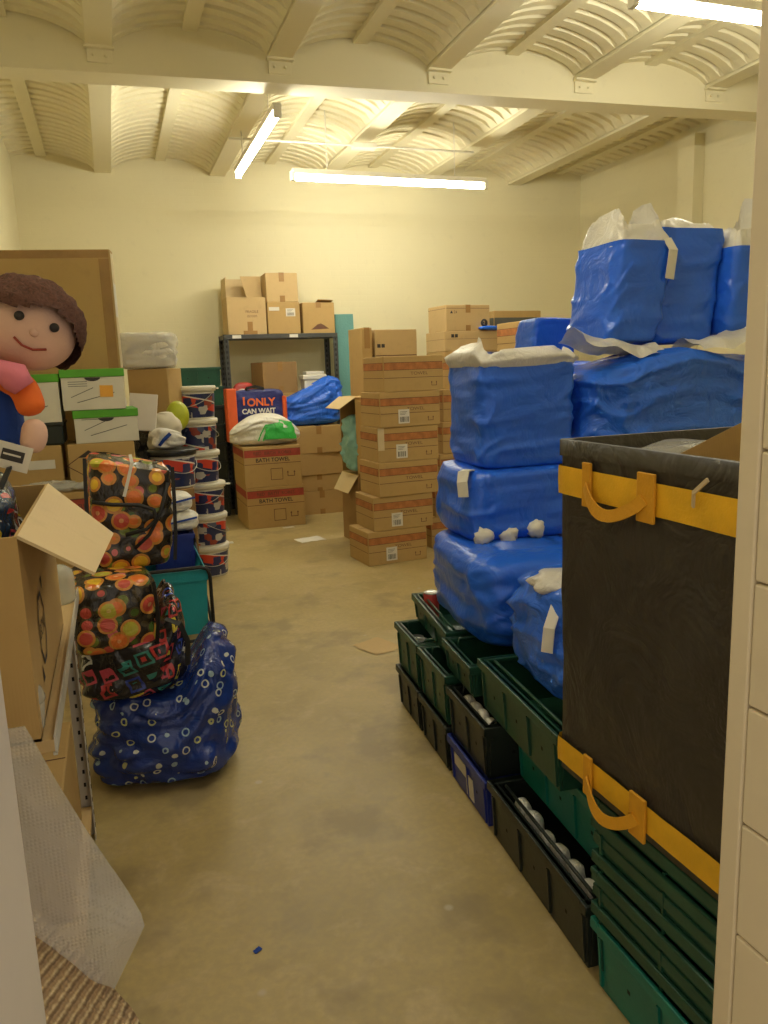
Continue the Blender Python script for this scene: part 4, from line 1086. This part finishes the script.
# ------------------------------------------------------------------ printed bags beside the rack
GG = 'printed shopping bags heaped beside the rack'
def hump_ring(P):
    P.z *= 1+.42*sm01((P.x-.06)/.16)*sm01(P.z/.2)
    return P
t = thing('shopping_bag', 'blue shopping bag with ring print, lowest of the heap on the floor', 'bag', (.10, 3.22, 0), -6, GG)
b = MB(); sack(b, .58, .52, .40, 'rings', 5, k=4.5, ex=3, wr=.045, hump=hump_ring); b.build('bag_body', t)
t = thing('shopping_bag', 'black shopping bag with coloured square print, between the blue and fruit bags', 'bag', (-.015, 3.18, .385), 4, GG)
b = MB()
def hump_sq(P):
    P.z *= 1+.55*sm01((P.x-.08)/.10)*sm01(P.z/.1); return P
sack(b, .40, .44, .28, 'squares', 8, k=4, ex=3, wr=.035, hump=hump_sq); b.build('bag_body', t)
b = MB(); b.strap([(.12, -.20, .32), (.17, -.225, .30), (.195, -.215, .22), (.19, -.20, .12)], (1, .5, 0), .022, .004, 'black_cloth'); b.build('handle', t)
t = thing('shopping_bag', 'lower fruit print shopping bag, resting on the square print bag', 'bag', (-.07, 3.15, .60), 3, GG)
b = MB(); sack(b, .30, .40, .285, 'fruit', 2, k=8, ex=7, wr=.016, lean=(.02, 0)); b.build('bag_body', t)
b = MB(); b.strap([(.140, -.19, .02), (.150, -.20, .10), (.152, -.20, .18), (.148, -.18, .26)], (1, -1, 0), .016, .004, 'black_cloth'); b.build('edge_piping', t)
t = thing('shopping_bag', 'upper fruit print shopping bag with open zip top, highest of the heap', 'bag', (.02, 3.32, .865), 5, GG)
b = MB()
def slant(P):
    P.z *= 1-.12*sm01((P.x+.12)/.3); return P
r = sack(b, .30, .26, .44, 'fruit', 6, k=12, ex=8, wr=.014, open_top=True, lean=(.03, 0), hump=slant, foot=.95)
c = sum(r, Vector())/len(r)
b.loft([r, [Vector((c.x+(p.x-c.x)*.9, c.y+(p.y-c.y)*.35, p.z+.025) ) for p in r]], 'fruit', False, True); b.build('bag_body', t)
b = MB(); b.strap([(.02, -.11, .46), (.022, -.132, .43), (.0, -.137, .36), (-.02, -.14, .30)], (1, 0, 0), .012, .004, 'paper'); b.build('zip', t)
b = MB(); b.strap([(-.15, -.13, .46), (-.158, -.135, .34), (-.165, -.135, .18), (-.16, -.13, .03)], (1, 0, 0), .014, .006, 'black_cloth'); b.build('edge_piping', t)
b = MB(); b.strap([(.175, -.13, .40), (.172, -.135, .28), (.165, -.135, .12), (.155, -.13, .02)], (1, 0, 0), .014, .006, 'black_cloth'); b.build('edge_piping', t)
b = MB(); b.tube([(-.14, -.135, .29), (-.07, -.155, .275), (.03, -.165, .265), (.085, -.165, .24), (.09, -.165, .20), (.05, -.165, .165), (-.03, -.16, .15)], .008, 'black_cloth'); b.build('handle', t)
b = MB(); b.tube([(.15, -.14, .34), (.11, -.15, .22), (.06, -.155, .14), (.0, -.155, .09)], .007, 'black_cloth'); b.build('handle', t)

# ------------------------------------------------------------------ folding cart and its load
t = thing('folding_cart', 'teal fabric folding cart with black tube frame behind the printed bags', 'cart', (.255, 4.80, 0))
cw, cd = .37, .80; z0, z1 = .15, .53
b = MB()
def rr_(x, y, z): return [Vector((-x, -y, z)), Vector((x, -y, z)), Vector((x, y, z)), Vector((-x, y, z))]
b.loft([rr_(cw/2-.03, cd/2-.03, z0), rr_(cw/2-.015, cd/2-.015, z1), rr_(cw/2-.021, cd/2-.021, z1), rr_(cw/2-.036, cd/2-.036, z0+.006)], 'teal', True, True, smooth=False)
b.box(-cw/2+.01, cw/2-.01, -cd/2+.008, -cd/2+.018, z1-.06, z1+.004, 'teal'); b.build('fabric_bin', t)
b = MB(); rows = []
for j in range(13):
    rows.append([Vector((cw/2-.03-.09*math.sin(PI*i/12*.9)*(j/12)-.015*nz((i*.3, j*.3, 0), 1, 2), -cd/2+.06+(cd*.5)*i/12, z1-.02-.24*j/12)) for i in range(13)])
b.loft(rows, 'teal', closed=False); b.build('side_fold', t)
def hoop(y, zt): return [(-cw/2, y, .09), (-cw/2, y, zt-.05), (-cw/2+.012, y, zt-.015), (-cw/2+.05, y, zt), (cw/2-.05, y, zt), (cw/2-.012, y, zt-.015), (cw/2, y, zt-.05), (cw/2, y, .09)]
b = MB()
b.tube(hoop(-cd/2, z1+.02), .011, 'black_cloth'); b.tube(hoop(cd/2, z1+.07), .011, 'black_cloth')
for s_ in (-1, 1):
    b.tube([(s_*cw/2, -cd/2, .12), (s_*cw/2, cd/2, .12)], .010, 'black_cloth')
    b.tube([(s_*cw/2, -cd/2, .13), (s_*cw/2, cd/2, z1)], .008, 'black_cloth'); b.tube([(s_*cw/2, -cd/2, z1), (s_*cw/2, cd/2, .13)], .008, 'black_cloth')
b.tube([(-cw/2, -cd/2, .12), (cw/2, -cd/2, .12)], .010, 'black_cloth'); b.build('frame', t)
b = MB(); b.tube([(-.05, cd/2+.02, .30), (-.05, cd/2+.02, .82), (-.03, cd/2+.01, .86), (.04, cd/2-.02, .90), (.075, cd/2-.03, .95), (.06, cd/2-.03, .99), (0, cd/2-.02, 1.0), (-.12, cd/2, 1.0)], .010, 'black_cloth'); b.build('pull_handle', t)
for x in (-cw/2, cw/2):
    for y in (-cd/2+.03, cd/2-.03):
        q = MB(); q.cyl((x-.018, y, .065), (x+.018, y, .065), .065, 'rubber', n=24); q.cyl((x-.02, y, .065), (x+.02, y, .065), .03, 'steel', n=16)
        q.box(x-.026, x-.021, y-.02, y+.02, .05, .15, 'black_cloth'); q.box(x+.021, x+.026, y-.02, y+.02, .05, .15, 'black_cloth'); q.build('wheel', t)
crate('blue plastic box standing in the back of the folding cart', .25, .30, .50, (.288, 4.99, .162), 0, 'crate_blue', None, False, 'plastic_box', 'box')
for i, (x, y, z, w_, h_) in enumerate(((.315, 4.98, .668, .27, .12), (.30, 4.99, .790, .25, .12))):
    t = thing('wrapped_bundle', 'white plastic wrapped bundle %s' % ('lying on the blue box in the cart' if i == 0 else 'on top of another bundle in the cart'), 'bundle', (x, y, z), 8*i, 'white bundles in the folding cart')
    b = MB(); sack(b, w_, .24, h_, 'white_bag', 40+i, k=3, ex=3, wr=.02, N=50, R=22); b.build('wrapper', t)
    b = MB(); b.strap([(-.12, -.125, h_*.45), (0, -.135, h_*.62), (.12, -.12, h_*.75)], (0, 0, 1), .012, .003, 'plush_blue'); b.build('blue_stripe', t)

# ------------------------------------------------------------------ tubs
def tub(label, loc, r=.162, h=.226, lid='tub', grp='lidded tubs in the tall stack', rz=0):
    t = thing('plastic_bucket', label, 'bucket', loc, rz, grp)
    b = MB(); lathe(b, [(r*.90, 0), (r*.92, .006), (r*.985, h)], 'tub', 40); b.build('bucket_body', t)
    b = MB(); b.loft([[Vector((q*math.cos(2*PI*i/40), q*math.sin(2*PI*i/40), z)) for i in range(40)] for q, z in ((r*.926, .012), (r*.985+.0005, h-.03))], 'tub_label'); b.build('printed_label', t)
    b = MB(); lathe(b, [(r*1.0, h-.012), (r*1.07, h-.010), (r*1.085, h+.020), (r*1.05, h+.030), (r*.95, h+.030)], lid, 40); b.build('lid', t)
    b = MB(); b.tube([(r*1.02*math.cos(a), -r*1.02*abs(math.sin(a))-.012, h-.03-.10*math.sin(a)) for a in [PI*i/16 for i in range(17)]], .003, 'wire', 6); b.build('wire_handle', t)
    b = MB(); b.box(r*1.05, r*1.05+.045, -.018, .018, h+.002, h+.014, lid, None, .003); b.build('pull_tab', t)
    return t
tn = ['on the floor, lowest of the tall tub stack', 'second from the floor in the tall tub stack', 'third from the floor in the tall tub stack', 'fourth from the floor in the tall tub stack', 'fifth from the floor in the tall tub stack', 'topmost of the tall tub stack']
for i in range(6):
    tub('white lidded picture label tub, '+tn[i], (.655-.008*i+.010*((i*7) % 3-1), 6.42, .2575*i), rz=[10, 75, -20, 40, 120, -35][i])
carton('plain carton hidden behind the folding cart, carrying the black lidded tub', .26, .36, .86, (.355, 5.62, 0), 0, None, 'plain', 'card3', 95)
tub('tub with black lid and red band label in front of the tall tub stack', (.365, 5.60, .8625), .155, .235, 'tub_dark', None, 25)

# ------------------------------------------------------------------ clutter between archive boxes and tubs
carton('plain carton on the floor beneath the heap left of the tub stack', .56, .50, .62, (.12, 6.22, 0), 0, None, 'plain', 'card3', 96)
t = thing('bin_bag', 'large black bin bag under the brown box left of the tub stack', 'bag', (.20, 6.22, .6215), 0)
b = MB(); sack(b, .56, .46, .64, 'bin_bag', 3, k=4, ex=3, wr=.035); b.build('bag_body', t)
carton('brown cardboard box turned corner-on, perched on the black bin bag', .30, .34, .42, (.33, 6.22, 1.265), -22, None, 'none', 'card', 97, tape=False)
t = thing('pillow_pack', 'white plastic wrapped pillow pack lying on the brown box by the wall', 'pillow', (.29, 6.22, 1.688), -6)
b = MB(); sack(b, .40, .36, .26, 'white_bag', 9, k=9, ex=6, wr=.02); b.build('wrapped_pillow', t)
b = MB(); sack(b, .415, .374, .266, 'clear', 10, k=9, ex=6, wr=.022); b.build('film', t)
t = thing('bin_bag', 'smaller black bag in front of the brown box, behind the fruit bag', 'bag', (.03, 5.74, .0), 0)
b = MB(); sack(b, .32, .34, 1.22, 'bin_bag', 13, k=7, ex=3, wr=.04, top=.8); b.build('bag_body', t)
o = MB(); o.box(-.095, .095, -.008, .008, 0, .26, 'white_print', None, .003); o = o.build('white_board'); o.location = (.18, 5.68, 1.26); o.rotation_euler = (math.radians(-14), math.radians(6), math.radians(-12))
tag(o, 'white rectangular board leaning on the brown box above the black bag', 'board')
t = thing('cloth_bundle', 'cream cloth bundle between the white board and the lime ball', 'cloth', (.345, 5.86, .8625))
b = MB(); sack(b, .22, .2, .50, 'cloth', 14, k=3, ex=2.5, wr=.04, N=60, R=30); b.build('cloth', t)
t = thing('carrier_bag', 'crumpled white carrier bag above the black lidded tub', 'bag', (.345, 5.62, 1.1295), 10)
b = MB(); sack(b, .22, .18, .14, 'white_bag', 15, k=2.6, ex=2.5, wr=.04, N=60, R=26); b.build('bag_body', t)
b = MB(); b.strap([(-.08, -.085, .03), (-.05, -.10, .07), (.0, -.095, .11)], (1, 0, .5), .025, .003, 'plush_blue'); b.build('blue_print', t)
o = MB(); o.ball((0, 0, 0), .085, .085, .11, 'lime', 24); o = o.build('lime_ball'); o.location = (.455, 6.0, 1.335)
tag(o, 'lime green plastic ball beside the second tub from the top', 'ball')
# green crates beside the shelving
zz = 0
for i in range(8):
    crate('green crate stacked left of the steel shelving, %s' % ['lowest', 'second from the floor', 'third from the floor', 'fourth from the floor', 'fifth from the floor', 'sixth from the floor', 'just under the top one', 'topmost'][i],
          .52, .38, .214, (.955-(.02 if i == 7 else 0), 9.2, zz), 2 if i == 7 else 0, 'crate' if i > 5 else 'crate_dark', 'green crates stacked left of the shelving', False); zz += .2145

# ------------------------------------------------------------------ litter on the floor
def scrap(label, x, y, w_, d_, rz, m_='paper', seed=0, name='paper_scrap', h=.004):
    b = MB(); rows = []
    for k in (0, 1):
        rows = [[Vector(((i/8-.5)*w_*(1+.15*nz((i, j, 0), .7, seed)), (j/6-.5)*d_*(1+.2*nz((i, j, 2), .7, seed)), .001+k*.002+abs(nz((i*.3, j*.3, 0), 1, seed))*h)) for i in range(9)] for j in range(7)]
        b.loft(rows, m_, closed=False)
    o = b.build(name); o.location = (x, y, 0); o.rotation_euler.z = math.radians(rz); tag(o, label, 'scrap')
scrap('flattened piece of pale cardboard on the aisle floor left of the crate row', 1.36, 4.18, .20, .24, 20, 'card2', 1, 'card_scrap')
scrap('white paper scrap on the floor right of the bath towel cartons', 1.72, 7.30, .26, .20, 10, 'paper', 2)
scrap('small white label on the floor right in front of the bath towel cartons', 1.66, 8.0, .12, .05, 5, 'paper', 3)
scrap('tiny blue scrap on the floor in the foreground of the aisle', .25, 1.98, .025, .015, 30, 'plush_blue', 4, h=.002)
